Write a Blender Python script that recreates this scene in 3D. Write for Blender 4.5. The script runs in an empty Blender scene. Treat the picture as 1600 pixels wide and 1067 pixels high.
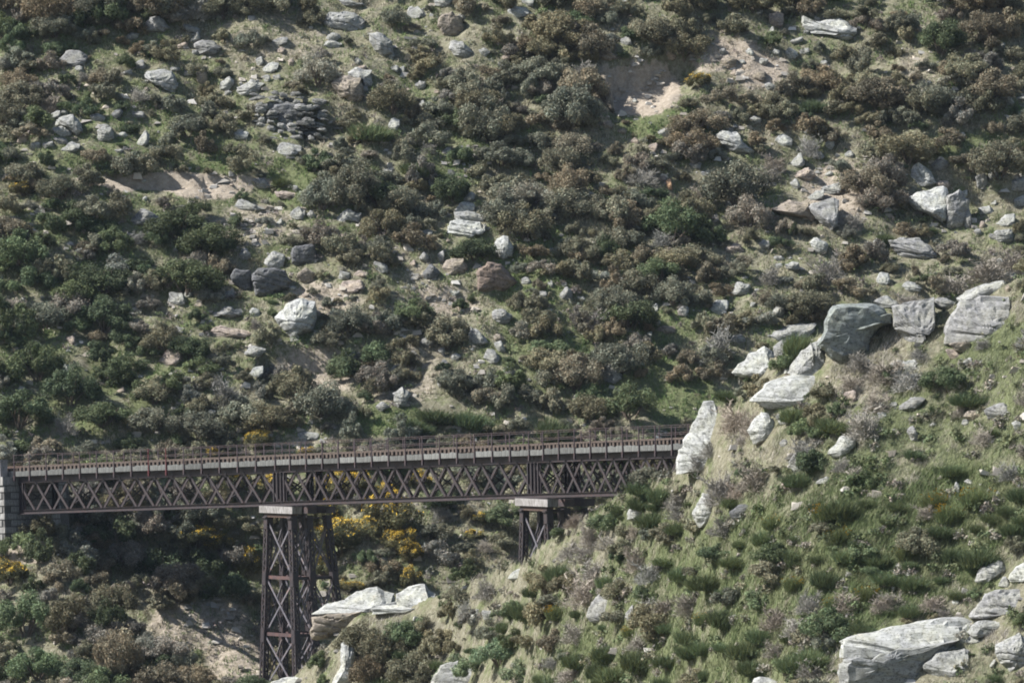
import bpy, math, random
import numpy as np
from mathutils import Matrix, Vector

# ------------------------------------------------------------------ camera, sky, sun, exposure
scene = bpy.context.scene
C = scene.collection
F = 10000.0                      # focal length in photograph pixels (1600 wide)
cam_data = bpy.data.cameras.new('camera')
cam = bpy.data.objects.new('camera', cam_data)
C.objects.link(cam)
cam.location = (0, 0, 0)
cam.rotation_euler = (math.radians(90), 0, 0)
cam_data.sensor_width = 36.0
cam_data.lens = 36.0 * F / 1600.0
cam_data.clip_start = 1.0
cam_data.clip_end = 5000.0
scene.camera = cam

SUN_EL = math.radians(44)
SUN_BACK = math.radians(-3)      # how far the sun stands behind the straight-left direction
sun_dir = Vector((-math.cos(SUN_EL) * math.cos(SUN_BACK), math.cos(SUN_EL) * math.sin(SUN_BACK), math.sin(SUN_EL)))
world = bpy.data.worlds.new('World')
scene.world = world
world.use_nodes = True
wn = world.node_tree.nodes
wl = world.node_tree.links
bgn = wn.get('Background') or wn.new('ShaderNodeBackground')
sky = wn.new('ShaderNodeTexSky')
sky.sky_type = 'NISHITA'
sky.sun_disc = False
sky.sun_elevation = SUN_EL
sky.sun_rotation = math.atan2(sun_dir.x, sun_dir.y)
sky.air_density = 1.0
sky.dust_density = 1.0
wl.new(sky.outputs[0], bgn.inputs[0])
bgn.inputs[1].default_value = 0.07
sd = bpy.data.lights.new('sun', 'SUN')
sd.energy = 5.0
sd.angle = math.radians(0.5)
sd.color = (1.0, 0.985, 0.955)
sun = bpy.data.objects.new('sun', sd)
C.objects.link(sun)
sun.rotation_euler = sun_dir.to_track_quat('Z', 'Y').to_euler()
sun.location = (-60, 380, 80)
scene.view_settings.view_transform = 'Standard'
scene.view_settings.look = 'None'
scene.view_settings.gamma = 1.0
scene.view_settings.exposure = 1.04

scene.cycles.filter_width = 1.9
scene.cycles.max_bounces = 4
scene.cycles.diffuse_bounces = 2
scene.cycles.volume_bounces = 0

random.seed(7)
rng = np.random.default_rng(11)

# ------------------------------------------------------------------ noise and terrain
def hash2(ix, iy, seed):
    h = (ix.astype(np.int64) * 374761393 + iy.astype(np.int64) * 668265263 + seed * 1442695041) & 0xFFFFFFFF
    h = ((h ^ (h >> 13)) * 1274126177) & 0xFFFFFFFF
    return ((h ^ (h >> 16)) & 0xFFFF) / 65535.0

def vnoise(x, y, seed=0):
    x = np.asarray(x, float); y = np.asarray(y, float)
    ix = np.floor(x); iy = np.floor(y)
    fx = x - ix; fy = y - iy
    fx = fx * fx * (3 - 2 * fx); fy = fy * fy * (3 - 2 * fy)
    a = hash2(ix, iy, seed); b = hash2(ix + 1, iy, seed)
    c = hash2(ix, iy + 1, seed); d = hash2(ix + 1, iy + 1, seed)
    return (a + (b - a) * fx) * (1 - fy) + (c + (d - c) * fx) * fy

def fbm(x, y, seed=0, octv=3):
    s = 0.0; a = 0.5; n = 0.0
    for k in range(octv):
        s = s + a * vnoise(x * 2 ** k + 17.3 * k, y * 2 ** k - 9.1 * k, seed + k)
        n += a; a *= 0.5
    return s / n

def sstep(a, b, x):
    t = np.clip((x - a) / (b - a), 0, 1)
    return t * t * (3 - 2 * t)

# ridge of the near spur and of the knoll under the abutment: (photo x, photo y, distance)
def ridge(pts):
    a = np.array([((px - 800) / F * Y, Y, (533.5 - py) / F * Y) for px, py, Y in pts])
    return a[:, 0], a[:, 1], a[:, 2]
SPUR = ridge([(300, 1170, 406), (430, 1085, 403), (500, 1010, 400), (560, 958, 399), (640, 945, 397), (700, 922, 394), (760, 893, 388), (815, 872, 383),
              (850, 845, 378), (900, 812, 374), (940, 790, 370), (1000, 756, 365), (1060, 730, 360), (1120, 640, 356), (1200, 560, 353),
              (1300, 510, 351), (1480, 480, 348), (1600, 430, 346), (1900, 330, 344), (2600, 120, 340)])
KNOLL = ridge([(-900, 700, 434), (-150, 815, 431), (0, 850, 428), (100, 885, 424), (180, 945, 420), (250, 1010, 417), (330, 1062, 414), (420, 1110, 411), (520, 1180, 408)])

def plane_y(py):
    return (16.1 + 0.78 * 440) / (0.78 + (py - 533.5) / F)
def to_px(x, y):                 # photo coordinates of a point of the mean hillside plane
    z = -16.1 + 0.78 * (y - 440)
    return 800 + F * x / y, 533.5 - F * z / y

def heights(x, y):
    x = np.asarray(x, float); y = np.asarray(y, float)
    px, py = to_px(x, y)
    bg = -16.1 + 0.78 * (y - 440)
    bg = bg + (fbm(x / 11, y / 11, 3, 3) - 0.5) * 3.4 + (fbm(x / 2.6, y / 2.6, 9, 3) - 0.5) * 1.15
    bg = bg + (0.5 - np.abs(fbm(x / 5.0 + y * .03, y / 4.0, 21, 2) - 0.5) * 2) * 0.7
    bg = bg + (fbm(x / 0.7, y / 0.7, 14, 2) - 0.5) * 0.32
    # worn scar, track bench, undercut banks (photo positions)
    def carve(x0, x1, top, bot, depth, soft=6):
        t = (py - top) / np.maximum(bot - top, 1)
        m = sstep(x0 - soft, x0 + soft, px) * (1 - sstep(x1 - 3 * soft, x1 + 3 * soft, px))
        return -depth * m * sstep(-0.06, 0.04, t) * np.clip(1 - t, 0, 1)
    top = 106 - (px - 951) * 0.17 + (vnoise(px / 14, py * 0, 5) - .5) * 14
    bg = bg + carve(952, 1085, top, top + 88, 2.3)
    bg = bg + carve(150, 400, 276 - (px - 270) * .02 + (vnoise(px / 18, py * 0, 6) - .5) * 8, 306, 0.85)
    bg = bg + carve(405, 585, 545, 630, 2.2)
    bg = bg + carve(470, 575, 186, 236, 2.0)
    bg = bg + carve(650, 800, 455, 500, 1.0)
    bg = bg + carve(1480, 1640, 282, 330, 1.5)
    # gully under the bridge, and the bank that carries the track left of it
    bg = bg - 9.5 * np.interp(px, [70, 330, 420, 560], [0, 1, 1, 0]) * sstep(760, 830, py) * (1 - sstep(868, 945, py))
    du = (x + 34.1) * 0.616 - (y - 440.1) * 0.788; dv = (x + 34.1) * 0.788 + (y - 440.1) * 0.616
    bank = -9.9 - 1.1 * np.maximum(np.abs(dv - 1.7) - 2.3, 0) * 1.6 - 1.5 * np.maximum(du + 4.5, 0) + (fbm(x / 1.5, y / 1.5, 71, 2) - .5) * .5
    spill = np.where(du > -1.5, -12.75 - 0.95 * np.maximum(du, 0) - 2.2 * np.maximum(0.5 - dv, 0) - 1.2 * np.maximum(dv - 4, 0), -99)
    bg = np.where(y > 400, np.maximum(np.maximum(bg, bank), spill), bg)
    rx, ry, rz = SPUR
    yr = np.interp(x, rx, ry); zr = np.interp(x, rx, rz)
    n2 = (fbm(x / 4.5, y / 4.5, 31, 3) - 0.5) * 1.3 + (fbm(x / 1.1, y / 1.1, 33, 2) - 0.5) * 0.42
    edge = np.clip(np.abs(y - yr) / 6, 0.25, 1)
    sp = np.where(y < yr, zr - 0.70 * (yr - y), zr - 0.85 * (y - yr)) + n2 * edge
    kx, ky, kz = KNOLL
    yk = np.interp(x, kx, ky); zk = np.interp(x, kx, kz)
    n3 = (fbm(x / 4.0, y / 4.0, 41, 3) - 0.5) * 1.3 + (fbm(x / 1.0, y / 1.0, 43, 2) - 0.5) * 0.42
    kn = np.where(y < yk, zk - 0.66 * (yk - y), zk - 1.15 * (y - yk)) + n3
    sp = np.where(x < rx[0], -99, sp)
    kn = np.where(x > kx[-1], -99, kn)
    floor = -32 + (fbm(x / 9, y / 9, 51, 2) - .5) * 2
    near = np.where(y < 150, -2.2 - 0.55 * np.maximum(y, -20), -60)
    low = np.where(y > 395, floor, np.maximum(floor - 0.5 * (395 - y), -75))
    far_cut = y > 330
    return np.maximum(np.maximum(np.where(far_cut, bg, -99), np.maximum(sp, kn)), np.maximum(low, near))

def layer_of(x, y):
    """which ground a point lies on: 0 hillside, 1 spur, 2 knoll"""
    rx, ry, rz = SPUR
    kx, ky, kz = KNOLL
    sp = np.interp(x, rx, rz) - np.where(y < np.interp(x, rx, ry), 0.70 * (np.interp(x, rx, ry) - y), 0.85 * (y - np.interp(x, rx, ry)))
    kn = np.interp(x, kx, kz) - np.where(y < np.interp(x, kx, ky), 0.66 * (np.interp(x, kx, ky) - y), 1.15 * (y - np.interp(x, kx, ky)))
    sp = np.where(x < rx[0], -99, sp); kn = np.where(x > kx[-1], -99, kn)
    bg = -16.1 + 0.78 * (y - 440)
    return np.where((sp >= bg) & (sp >= kn), 1, np.where(kn >= bg, 2, 0))

# ------------------------------------------------------------------ materials
def new_mat(name):
    m = bpy.data.materials.new(name); m.use_nodes = True
    nt = m.node_tree; b = nt.nodes['Principled BSDF']
    b.inputs['Roughness'].default_value = 0.85
    b.inputs['Specular IOR Level'].default_value = 0.2
    return m, nt, b

def N(nt, kind, **kw):
    n = nt.nodes.new(kind)
    for k, v in kw.items():
        if k in n.inputs.keys(): n.inputs[k].default_value = v
        else: setattr(n, k, v)
    return n

def ramp(nt, stops):
    r = nt.nodes.new('ShaderNodeValToRGB')
    e = r.color_ramp.elements
    while len(e) < len(stops): e.new(0.5)
    for k, (p, c) in enumerate(stops):
        e[k].position = p
        e[k].color = c if len(c) == 4 else (*c, 1)
    return r

def mixc(nt, a, b, fac, mode='MIX'):
    m = nt.nodes.new('ShaderNodeMix'); m.data_type = 'RGBA'; m.blend_type = mode
    for sock, v in ((m.inputs[0], fac), (m.inputs[6], a), (m.inputs[7], b)):
        if hasattr(v, 'is_linked') or hasattr(v, 'links'): nt.links.new(v, sock)
        else: sock.default_value = v if not isinstance(v, tuple) or len(v) == 4 else (*v, 1)
    return m.outputs[2]

def mat_leaf():
    m, nt, b = new_mat('leaf')
    oi = N(nt, 'ShaderNodeObjectInfo'); at = N(nt, 'ShaderNodeAttribute', attribute_name='tint')
    col = mixc(nt, oi.outputs['Color'], at.outputs['Color'], 1.0, 'MULTIPLY')
    nt.links.new(col, b.inputs['Base Color'])
    b.inputs['Roughness'].default_value = 0.7
    tr = N(nt, 'ShaderNodeBsdfTranslucent'); nt.links.new(col, tr.inputs[0])
    mx = N(nt, 'ShaderNodeMixShader'); mx.inputs[0].default_value = 0.16
    nt.links.new(b.outputs[0], mx.inputs[1]); nt.links.new(tr.outputs[0], mx.inputs[2])
    nt.links.new(mx.outputs[0], nt.nodes['Material Output'].inputs[0])
    return m
def mat_attr(name, rough=0.9):
    m, nt, b = new_mat(name)
    at = N(nt, 'ShaderNodeAttribute', attribute_name='tint')
    nt.links.new(at.outputs['Color'], b.inputs['Base Color'])
    b.inputs['Roughness'].default_value = rough
    return m
def mat_plain(name, col, rough=0.8, var=0.25, scale=9.0, metal=0.0):
    m, nt, b = new_mat(name)
    tc = N(nt, 'ShaderNodeTexCoord')
    no = N(nt, 'ShaderNodeTexNoise', Scale=scale, Detail=6.0, Roughness=0.65)
    nt.links.new(tc.outputs['Object'], no.inputs['Vector'])
    lo = tuple(c * (1 - var) for c in col); hi = tuple(min(1, c * (1 + var)) for c in col)
    r = ramp(nt, [(0.35, lo), (0.65, hi)])
    nt.links.new(no.outputs[0], r.inputs[0]); nt.links.new(r.outputs[0], b.inputs['Base Color'])
    b.inputs['Roughness'].default_value = rough; b.inputs['Metallic'].default_value = metal
    return m
def mat_rock():
    m, nt, b = new_mat('schist')
    tc = N(nt, 'ShaderNodeTexCoord'); oi = N(nt, 'ShaderNodeObjectInfo')
    mp = N(nt, 'ShaderNodeMapping'); nt.links.new(tc.outputs['Object'], mp.inputs[0])
    mp.inputs['Rotation'].default_value = (0.2, 0.35, 0.1)
    mp.inputs['Scale'].default_value = (0.8, 0.8, 1.7)
    n1 = N(nt, 'ShaderNodeTexNoise', Scale=2.2, Detail=8.0, Roughness=0.7); nt.links.new(mp.outputs[0], n1.inputs['Vector'])
    n2 = N(nt, 'ShaderNodeTexNoise', Scale=7.0, Detail=5.0, Roughness=0.75); nt.links.new(tc.outputs['Object'], n2.inputs['Vector'])
    n3 = N(nt, 'ShaderNodeTexNoise', Scale=1.1, Detail=4.0, Roughness=0.6); nt.links.new(tc.outputs['Object'], n3.inputs['Vector'])
    r1 = ramp(nt, [(0.30, (0.50, 0.50, 0.50)), (0.48, (0.86, 0.86, 0.86)), (0.66, (1.12, 1.12, 1.12))])
    nt.links.new(n1.outputs[0], r1.inputs[0])
    r2 = ramp(nt, [(0.38, (0.45, 0.45, 0.42)), (0.47, (1, 1, 1)), (0.66, (1, 1, 1)), (0.74, (1.25, 1.27, 1.2))])
    nt.links.new(n2.outputs[0], r2.inputs[0])
    r3 = ramp(nt, [(0.42, (1, 1, 1)), (0.62, (0.97, 0.97, 0.88)), (0.75, (1.03, 0.93, 0.80))])
    nt.links.new(n3.outputs[0], r3.inputs[0])
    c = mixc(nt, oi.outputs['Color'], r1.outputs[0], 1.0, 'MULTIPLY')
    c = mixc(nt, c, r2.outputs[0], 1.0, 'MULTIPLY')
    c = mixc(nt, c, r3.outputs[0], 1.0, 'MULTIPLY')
    mq = N(nt, 'ShaderNodeMapping'); nt.links.new(tc.outputs['Object'], mq.inputs[0])
    mq.inputs['Rotation'].default_value = (0.25, 0.3, 0.4); mq.inputs['Scale'].default_value = (0.35, 0.35, 2.2)
    n4 = N(nt, 'ShaderNodeTexNoise', Scale=1.3, Detail=3.0, Roughness=0.5); nt.links.new(mq.outputs[0], n4.inputs['Vector'])
    rv = ramp(nt, [(0.455, (1, 1, 1)), (0.475, (0.42, 0.41, 0.40)), (0.495, (1, 1, 1)), (0.60, (1, 1, 1)), (0.612, (0.55, 0.54, 0.52)), (0.625, (1, 1, 1))]); nt.links.new(n4.outputs[0], rv.inputs[0])
    c = mixc(nt, c, rv.outputs[0], 0.8, 'MULTIPLY')
    nt.links.new(c, b.inputs['Base Color'])
    bp = N(nt, 'ShaderNodeBump', Strength=0.6, Distance=0.08)
    nt.links.new(n1.outputs[0], bp.inputs['Height']); nt.links.new(bp.outputs[0], b.inputs['Normal'])
    b.inputs['Roughness'].default_value = 0.95
    return m
def mat_ground():
    m, nt, b = new_mat('hillside_soil')
    tc = N(nt, 'ShaderNodeTexCoord')
    soil = N(nt, 'ShaderNodeAttribute', attribute_name='soil')
    grass = N(nt, 'ShaderNodeAttribute', attribute_name='grass')
    n1 = N(nt, 'ShaderNodeTexNoise', Scale=0.55, Detail=7.0, Roughness=0.7); nt.links.new(tc.outputs['Object'], n1.inputs['Vector'])
    n2 = N(nt, 'ShaderNodeTexNoise', Scale=3.2, Detail=6.0, Roughness=0.75); nt.links.new(tc.outputs['Object'], n2.inputs['Vector'])
    dry = ramp(nt, [(0.3, (0.11, 0.095, 0.058)), (0.5, (0.205, 0.19, 0.13)), (0.7, (0.32, 0.295, 0.225))])
    nt.links.new(n2.outputs[0], dry.inputs[0])
    grn = ramp(nt, [(0.3, (0.075, 0.088, 0.038)), (0.6, (0.16, 0.175, 0.085))])
    nt.links.new(n2.outputs[0], grn.inputs[0])
    tan = ramp(nt, [(0.3, (0.24, 0.195, 0.148)), (0.6, (0.41, 0.35, 0.28)), (0.75, (0.50, 0.445, 0.37))])
    nt.links.new(n2.outputs[0], tan.inputs[0])
    ma = N(nt, 'ShaderNodeMath', operation='ADD'); nt.links.new(n1.outputs[0], ma.inputs[0]); nt.links.new(grass.outputs['Fac'], ma.inputs[1])
    fr = ramp(nt, [(0.48, (0, 0, 0)), (0.62, (1, 1, 1))]); nt.links.new(ma.outputs[0], fr.inputs[0])
    c = mixc(nt, dry.outputs[0], grn.outputs[0], fr.outputs[0])
    ms = N(nt, 'ShaderNodeMath', operation='MULTIPLY_ADD'); nt.links.new(n2.outputs[0], ms.inputs[0]); ms.inputs[1].default_value = 0.6
    nt.links.new(soil.outputs['Fac'], ms.inputs[2])
    sr = ramp(nt, [(0.62, (0, 0, 0)), (0.80, (1, 1, 1))]); nt.links.new(ms.outputs[0], sr.inputs[0])
    c = mixc(nt, c, tan.outputs[0], sr.outputs[0])
    nt.links.new(c, b.inputs['Base Color'])
    bp = N(nt, 'ShaderNodeBump', Strength=1.0, Distance=0.25)
    nt.links.new(n2.outputs[0], bp.inputs['Height']); nt.links.new(bp.outputs[0], b.inputs['Normal'])
    b.inputs['Roughness'].default_value = 1.0
    return m
def mat_steel():
    m, nt, b = new_mat('weathered_steel')
    tc = N(nt, 'ShaderNodeTexCoord')
    n1 = N(nt, 'ShaderNodeTexNoise', Scale=2.5, Detail=7.0, Roughness=0.7); nt.links.new(tc.outputs['Object'], n1.inputs['Vector'])
    oi = N(nt, 'ShaderNodeObjectInfo')
    r = ramp(nt, [(0.30, (0.45, 0.43, 0.50)), (0.52, (0.85, 0.80, 0.84)), (0.64, (1.25, 0.92, 0.80)), (0.75, (1.9, 0.95, 0.65))])
    nt.links.new(n1.outputs[0], r.inputs[0])
    c = mixc(nt, oi.outputs['Color'], r.outputs[0], 1.0, 'MULTIPLY')
    nt.links.new(c, b.inputs['Base Color'])
    b.inputs['Roughness'].default_value = 0.6; b.inputs['Metallic'].default_value = 0.0
    b.inputs['Specular IOR Level'].default_value = 0.5
    return m
def mat_pale(name, a, bcol, dark):
    m, nt, b = new_mat(name)
    tc = N(nt, 'ShaderNodeTexCoord')
    mp = N(nt, 'ShaderNodeMapping'); nt.links.new(tc.outputs['Object'], mp.inputs[0]); mp.inputs['Scale'].default_value = (3.0, 3.0, 0.8)
    n1 = N(nt, 'ShaderNodeTexNoise', Scale=2.6, Detail=7.0, Roughness=0.75); nt.links.new(mp.outputs[0], n1.inputs['Vector'])
    r = ramp(nt, [(0.30, dark), (0.46, a), (0.66, bcol)])
    oi = N(nt, 'ShaderNodeObjectInfo')
    nt.links.new(n1.outputs[0], r.inputs[0]); nt.links.new(mixc(nt, r.outputs[0], oi.outputs['Color'], 1.0, 'MULTIPLY'), b.inputs['Base Color'])
    b.inputs['Roughness'].default_value = 0.9
    return m
M = dict(leaf=mat_leaf(), rock=mat_rock(), ground=mat_ground(), steel=mat_steel(),
         grass=mat_attr('grass_blades'), pebble=mat_attr('stones'),
         wood=mat_plain('twig_bark', (0.12, 0.095, 0.075), 0.9), flower=mat_plain('gorse_flower', (0.60, 0.39, 0.045), 0.7, 0.35, 20),
         fascia=mat_pale('weathered_pale_timber', (0.105, 0.105, 0.102), (0.215, 0.215, 0.207), (0.035, 0.035, 0.033)),
         cap=mat_pale('pale_bearing_beam', (0.21, 0.195, 0.185), (0.34, 0.32, 0.31), (0.09, 0.08, 0.07)),
         sleeper=mat_plain('sleeper_timber', (0.085, 0.066, 0.055), 0.9, 0.5), rust=mat_plain('rusty_rail', (0.075, 0.05, 0.04), 0.7, 0.4),
         stone=mat_pale('abutment_stone', (0.20, 0.19, 0.18), (0.36, 0.35, 0.33), (0.08, 0.075, 0.07)),
         mortar=mat_plain('dark_joint', (0.10, 0.095, 0.09), 0.95),
         red=mat_plain('red_paint', (0.085, 0.026, 0.028), 0.7, 0.3), pole=mat_plain('grey_pole', (0.22, 0.21, 0.2), 0.8))

# ------------------------------------------------------------------ mesh helpers
def link(o, parent=None):
    C.objects.link(o)
    if parent is not None: o.parent = parent
    return o
def mesh(name, verts, faces, mats, smooth=False):
    me = bpy.data.meshes.new(name)
    me.from_pydata([tuple(v) for v in verts], [], [tuple(f) for f in faces])
    for m in (mats if isinstance(mats, (list, tuple)) else [mats]): me.materials.append(m)
    if smooth: me.polygons.foreach_set('use_smooth', np.ones(len(me.polygons), bool))
    me.update()
    return me
def fast_mesh(name, verts, nside, mat, tint=None, smooth=False):
    """polygons of nside corners each, corners laid out one after another"""
    verts = np.asarray(verts, np.float32).reshape(-1, 3)
    n = len(verts) // nside
    me = bpy.data.meshes.new(name)
    me.vertices.add(len(verts)); me.vertices.foreach_set('co', verts.ravel())
    me.loops.add(len(verts)); me.loops.foreach_set('vertex_index', np.arange(len(verts), dtype=np.int32))
    me.polygons.add(n)
    me.polygons.foreach_set('loop_start', np.arange(0, len(verts), nside, dtype=np.int32))
    me.materials.append(mat)
    me.update(calc_edges=True)
    if tint is not None:
        at = me.attributes.new('tint', 'FLOAT_COLOR', 'FACE')
        t = np.asarray(tint, np.float32)
        if t.ndim == 1: t = np.repeat(t[:, None], 3, 1)
        at.data.foreach_set('color', np.concatenate([t, np.ones((n, 1), np.float32)], 1).ravel())
    return me
def tag(o, label=None, cat=None, group=None, kind=None):
    if label: o['label'] = label
    if cat: o['category'] = cat
    if group: o['group'] = group
    if kind: o['kind'] = kind
    return o
def empty(name, loc=(0, 0, 0), rz=0.0, parent=None):
    o = bpy.data.objects.new(name, None); o.location = loc; o.rotation_euler = (0, 0, rz)
    o.empty_display_size = 0.3
    return link(o, parent)
def ob(name, me, parent=None, loc=None, color=None):
    o = bpy.data.objects.new(name, me)
    if loc is not None: o.location = loc
    if color is not None: o.color = (*color, 1)
    return link(o, parent)
class MB:
    def __init__(s): s.v = []; s.f = []
    def hexa(s, p):
        b = len(s.v); s.v += [tuple(q) for q in p]
        s.f += [(b, b+3, b+2, b+1), (b+4, b+5, b+6, b+7), (b, b+1, b+5, b+4), (b+1, b+2, b+6, b+5), (b+2, b+3, b+7, b+6), (b+3, b, b+4, b+7)]
    def box(s, x0, x1, y0, y1, z0, z1):
        s.hexa([(x0,y0,z0),(x1,y0,z0),(x1,y1,z0),(x0,y1,z0),(x0,y0,z1),(x1,y0,z1),(x1,y1,z1),(x0,y1,z1)])
        return s
    def bar(s, a, b, side, w, h):
        a = Vector(a); b = Vector(b); d = (b - a).normalized()
        sd = Vector(side); sd = (sd - d * sd.dot(d)).normalized(); up = sd.cross(d)
        s.hexa([a - sd*w/2 - up*h/2, a + sd*w/2 - up*h/2, a + sd*w/2 + up*h/2, a - sd*w/2 + up*h/2,
                b - sd*w/2 - up*h/2, b + sd*w/2 - up*h/2, b + sd*w/2 + up*h/2, b - sd*w/2 + up*h/2])
        return s
    def tube(s, a, b, r0, r1, n=5):
        a = Vector(a); b = Vector(b); d = (b - a).normalized()
        p = d.orthogonal().normalized(); q = d.cross(p); k = len(s.v)
        for c, r in ((a, r0), (b, r1)):
            for i in range(n):
                t = 2 * math.pi * i / n
                s.v.append(tuple(c + (p * math.cos(t) + q * math.sin(t)) * r))
        for i in range(n):
            j = (i + 1) % n
            s.f.append((k + i, k + j, k + n + j, k + n + i))
        return s
    def me(s, name, mat): return mesh(name, s.v, s.f, mat)

# ------------------------------------------------------------------ the ground
def axis_pts(segs):
    out = []
    for a, b, st in segs: out += list(np.arange(a, b, st))
    return np.array(out + [segs[-1][1]])
gx = axis_pts([(-260, -80, 20), (-80, -46, 2), (-46, 46, 0.27), (46, 80, 2), (80, 260, 20)])
gy = axis_pts([(-40, 300, 10), (300, 330, 1.5), (330, 512, 0.27), (512, 560, 1.5), (560, 700, 20)])
X, Yg = np.meshgrid(gx, gy)
Z = heights(X, Yg)
nx, ny = len(gx), len(gy)
gv = np.stack([X, Yg, Z], -1).reshape(-1, 3)
ii = np.arange(nx * ny).reshape(ny, nx)
gf = np.stack([ii[:-1, :-1], ii[:-1, 1:], ii[1:, 1:], ii[1:, :-1]], -1).reshape(-1, 4)
gme = bpy.data.meshes.new('hillside')
gme.vertices.add(len(gv)); gme.vertices.foreach_set('co', gv.astype(np.float32).ravel())
gme.loops.add(gf.size); gme.loops.foreach_set('vertex_index', gf.astype(np.int32).ravel())
gme.polygons.add(len(gf)); gme.polygons.foreach_set('loop_start', np.arange(0, gf.size, 4, dtype=np.int32))
gme.update(calc_edges=True)
gme.polygons.foreach_set('use_smooth', np.ones(len(gf), bool))
GPX = 800 + F * gv[:, 0] / np.maximum(gv[:, 1], 1); GPY = 533.5 - F * gv[:, 2] / np.maximum(gv[:, 1], 1)
LAY = layer_of(gv[:, 0], gv[:, 1])
# bare soil and grassy places (photo position, half sizes, strength, which ground)
SOIL = [(1000, 140, 62, 42, 1, 0), (275, 284, 150, 14, 1, 0), (330, 300, 60, 14, .8, 0), (1130, 85, 70, 32, .55, 0), (1190, 110, 50, 30, .6, 0), (1310, 300, 60, 60, .5, 0),
        (310, 975, 95, 50, .5, 0), (370, 1030, 60, 50, .5, 0), (660, 520, 45, 130, .38, 0), (630, 600, 60, 40, .42, 0), (180, 520, 90, 80, .34, 0), (390, 350, 80, 40, .42, 0),
        (500, 470, 60, 30, .5, 0), (490, 580, 90, 45, .5, 0), (170, 825, 70, 18, .6, 0), (60, 865, 70, 20, .6, 2), (1430, 130, 50, 60, .4, 0), (1400, 690, 60, 50, .25, 1), (420, 60, 110, 50, .38, 0),
        (700, 470, 60, 30, .5, 0), (1150, 690, 60, 60, .25, 1), (960, 860, 90, 60, .2, 1), (1350, 600, 90, 40, .35, 1), (450, 690, 80, 12, .4, 0), (850, 670, 200, 14, .35, 0)]
GRASS = [(1070, 620, 50, 40, .5, 0), (600, 655, 60, 20, .45, 0), (1030, 185, 60, 30, .5, 0), (700, 250, 60, 60, .15, 0), (460, 290, 50, 40, .3, 0), (350, 260, 60, 10, .2, 0), (1500, 230, 60, 30, .2, 0),
         (1450, 680, 150, 90, .10, 1), (1550, 560, 80, 60, .25, 1), (1560, 640, 60, 60, .1, 1), (1250, 890, 270, 105, .12, 1), (1510, 800, 140, 62, .12, 1), (1060, 1000, 220, 90, .1, 1), (380, 1040, 40, 20, .4, 0), (950, 550, 200, 80, .12, 0),
         (840, 420, 60, 60, .15, 0), (200, 250, 200, 300, .05, 0), (150, 600, 150, 100, .1, 0)]
def zone(px, py, lay, zones):
    out = np.zeros(np.shape(px))
    wob = fbm(px / 38.0, py / 26.0, 77, 4)
    for cx, cy, a, b, s, l in zones:
        d = ((px - cx) / a) ** 2 + ((py - cy) / b) ** 2
        out = np.maximum(out, s * np.clip(1.5 - d * (0.35 + 1.3 * wob), 0, 1) * (lay == l))
    return out
for nm, zs in (('soil', SOIL), ('grass', GRASS)):
    at = gme.attributes.new(nm, 'FLOAT', 'POINT')
    at.data.foreach_set('value', zone(GPX, GPY, LAY, zs).astype(np.float32))
gme.materials.append(M['ground'])
tag(ob('ground', gme), 'steep rocky hillside, gully and near spur of dry grass and soil', 'hillside', kind='structure')


from mathutils.bvhtree import BVHTree
gsel = gf[((gv[gf[:, 0], 1] > 300) & (gv[gf[:, 0], 1] < 600) & (np.abs(gv[gf[:, 0], 0]) < 90))]
used, inv = np.unique(gsel, return_inverse=True)
TREE = BVHTree.FromPolygons(gv[used].tolist(), inv.reshape(gsel.shape).tolist())
def cast(px, py):
    """first ground point along the sight line of each photo position"""
    out = []
    for a, b in zip(np.atleast_1d(px), np.atleast_1d(py)):
        d = Vector(((float(a) - 800) / F, 1.0, (533.5 - float(b)) / F))
        p = TREE.ray_cast(d * 300, d.normalized(), 500)[0]
        out.append(p[:] if p is not None else (d * 520)[:])
    return np.array(out)

# ------------------------------------------------------------------ the viaduct
viaduct = empty('railway_viaduct', (-15.27, 416.0, -24.0))
tag(viaduct, 'old steel lattice railway viaduct crossing the gully on tall trestle piers', 'viaduct')
bpy.context.view_layer.update()
VINV = viaduct.matrix_world.inverted()
def at_px(px, py, Y): return Vector(((px - 800) / F * Y, Y, (533.5 - py) / F * Y))
P0 = at_px(25, 744, 440.1); P1 = at_px(433, 727, 416.0); P2 = at_px(830, 711, 390.7); P3 = at_px(1135, 699.5, 369.6)
STEEL = (0.034, 0.027, 0.028)
def frame_of(a, b):
    u = (b - a); L = u.length; u = u.normalized()
    v = Vector((-u.y, u.x, 0)).normalized()      # away from the camera
    if v.y < 0: v = -v
    w = v.cross(u) if v.cross(u).z > 0 else u.cross(v)
    m = Matrix((( u.x, v.x, w.x, a.x), (u.y, v.y, w.y, a.y), (u.z, v.z, w.z, a.z), (0, 0, 0, 1)))
    return m, L
def part(name, me, mtx, parent=viaduct, color=None):
    o = bpy.data.objects.new(name, me); link(o, parent)
    o.matrix_parent_inverse = Matrix.Identity(4)
    o.matrix_local = (VINV @ mtx) if parent is viaduct else mtx
    if color: o.color = (*color, 1)
    return o
TW = 2.7                         # distance between the two trusses
spans = []
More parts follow.
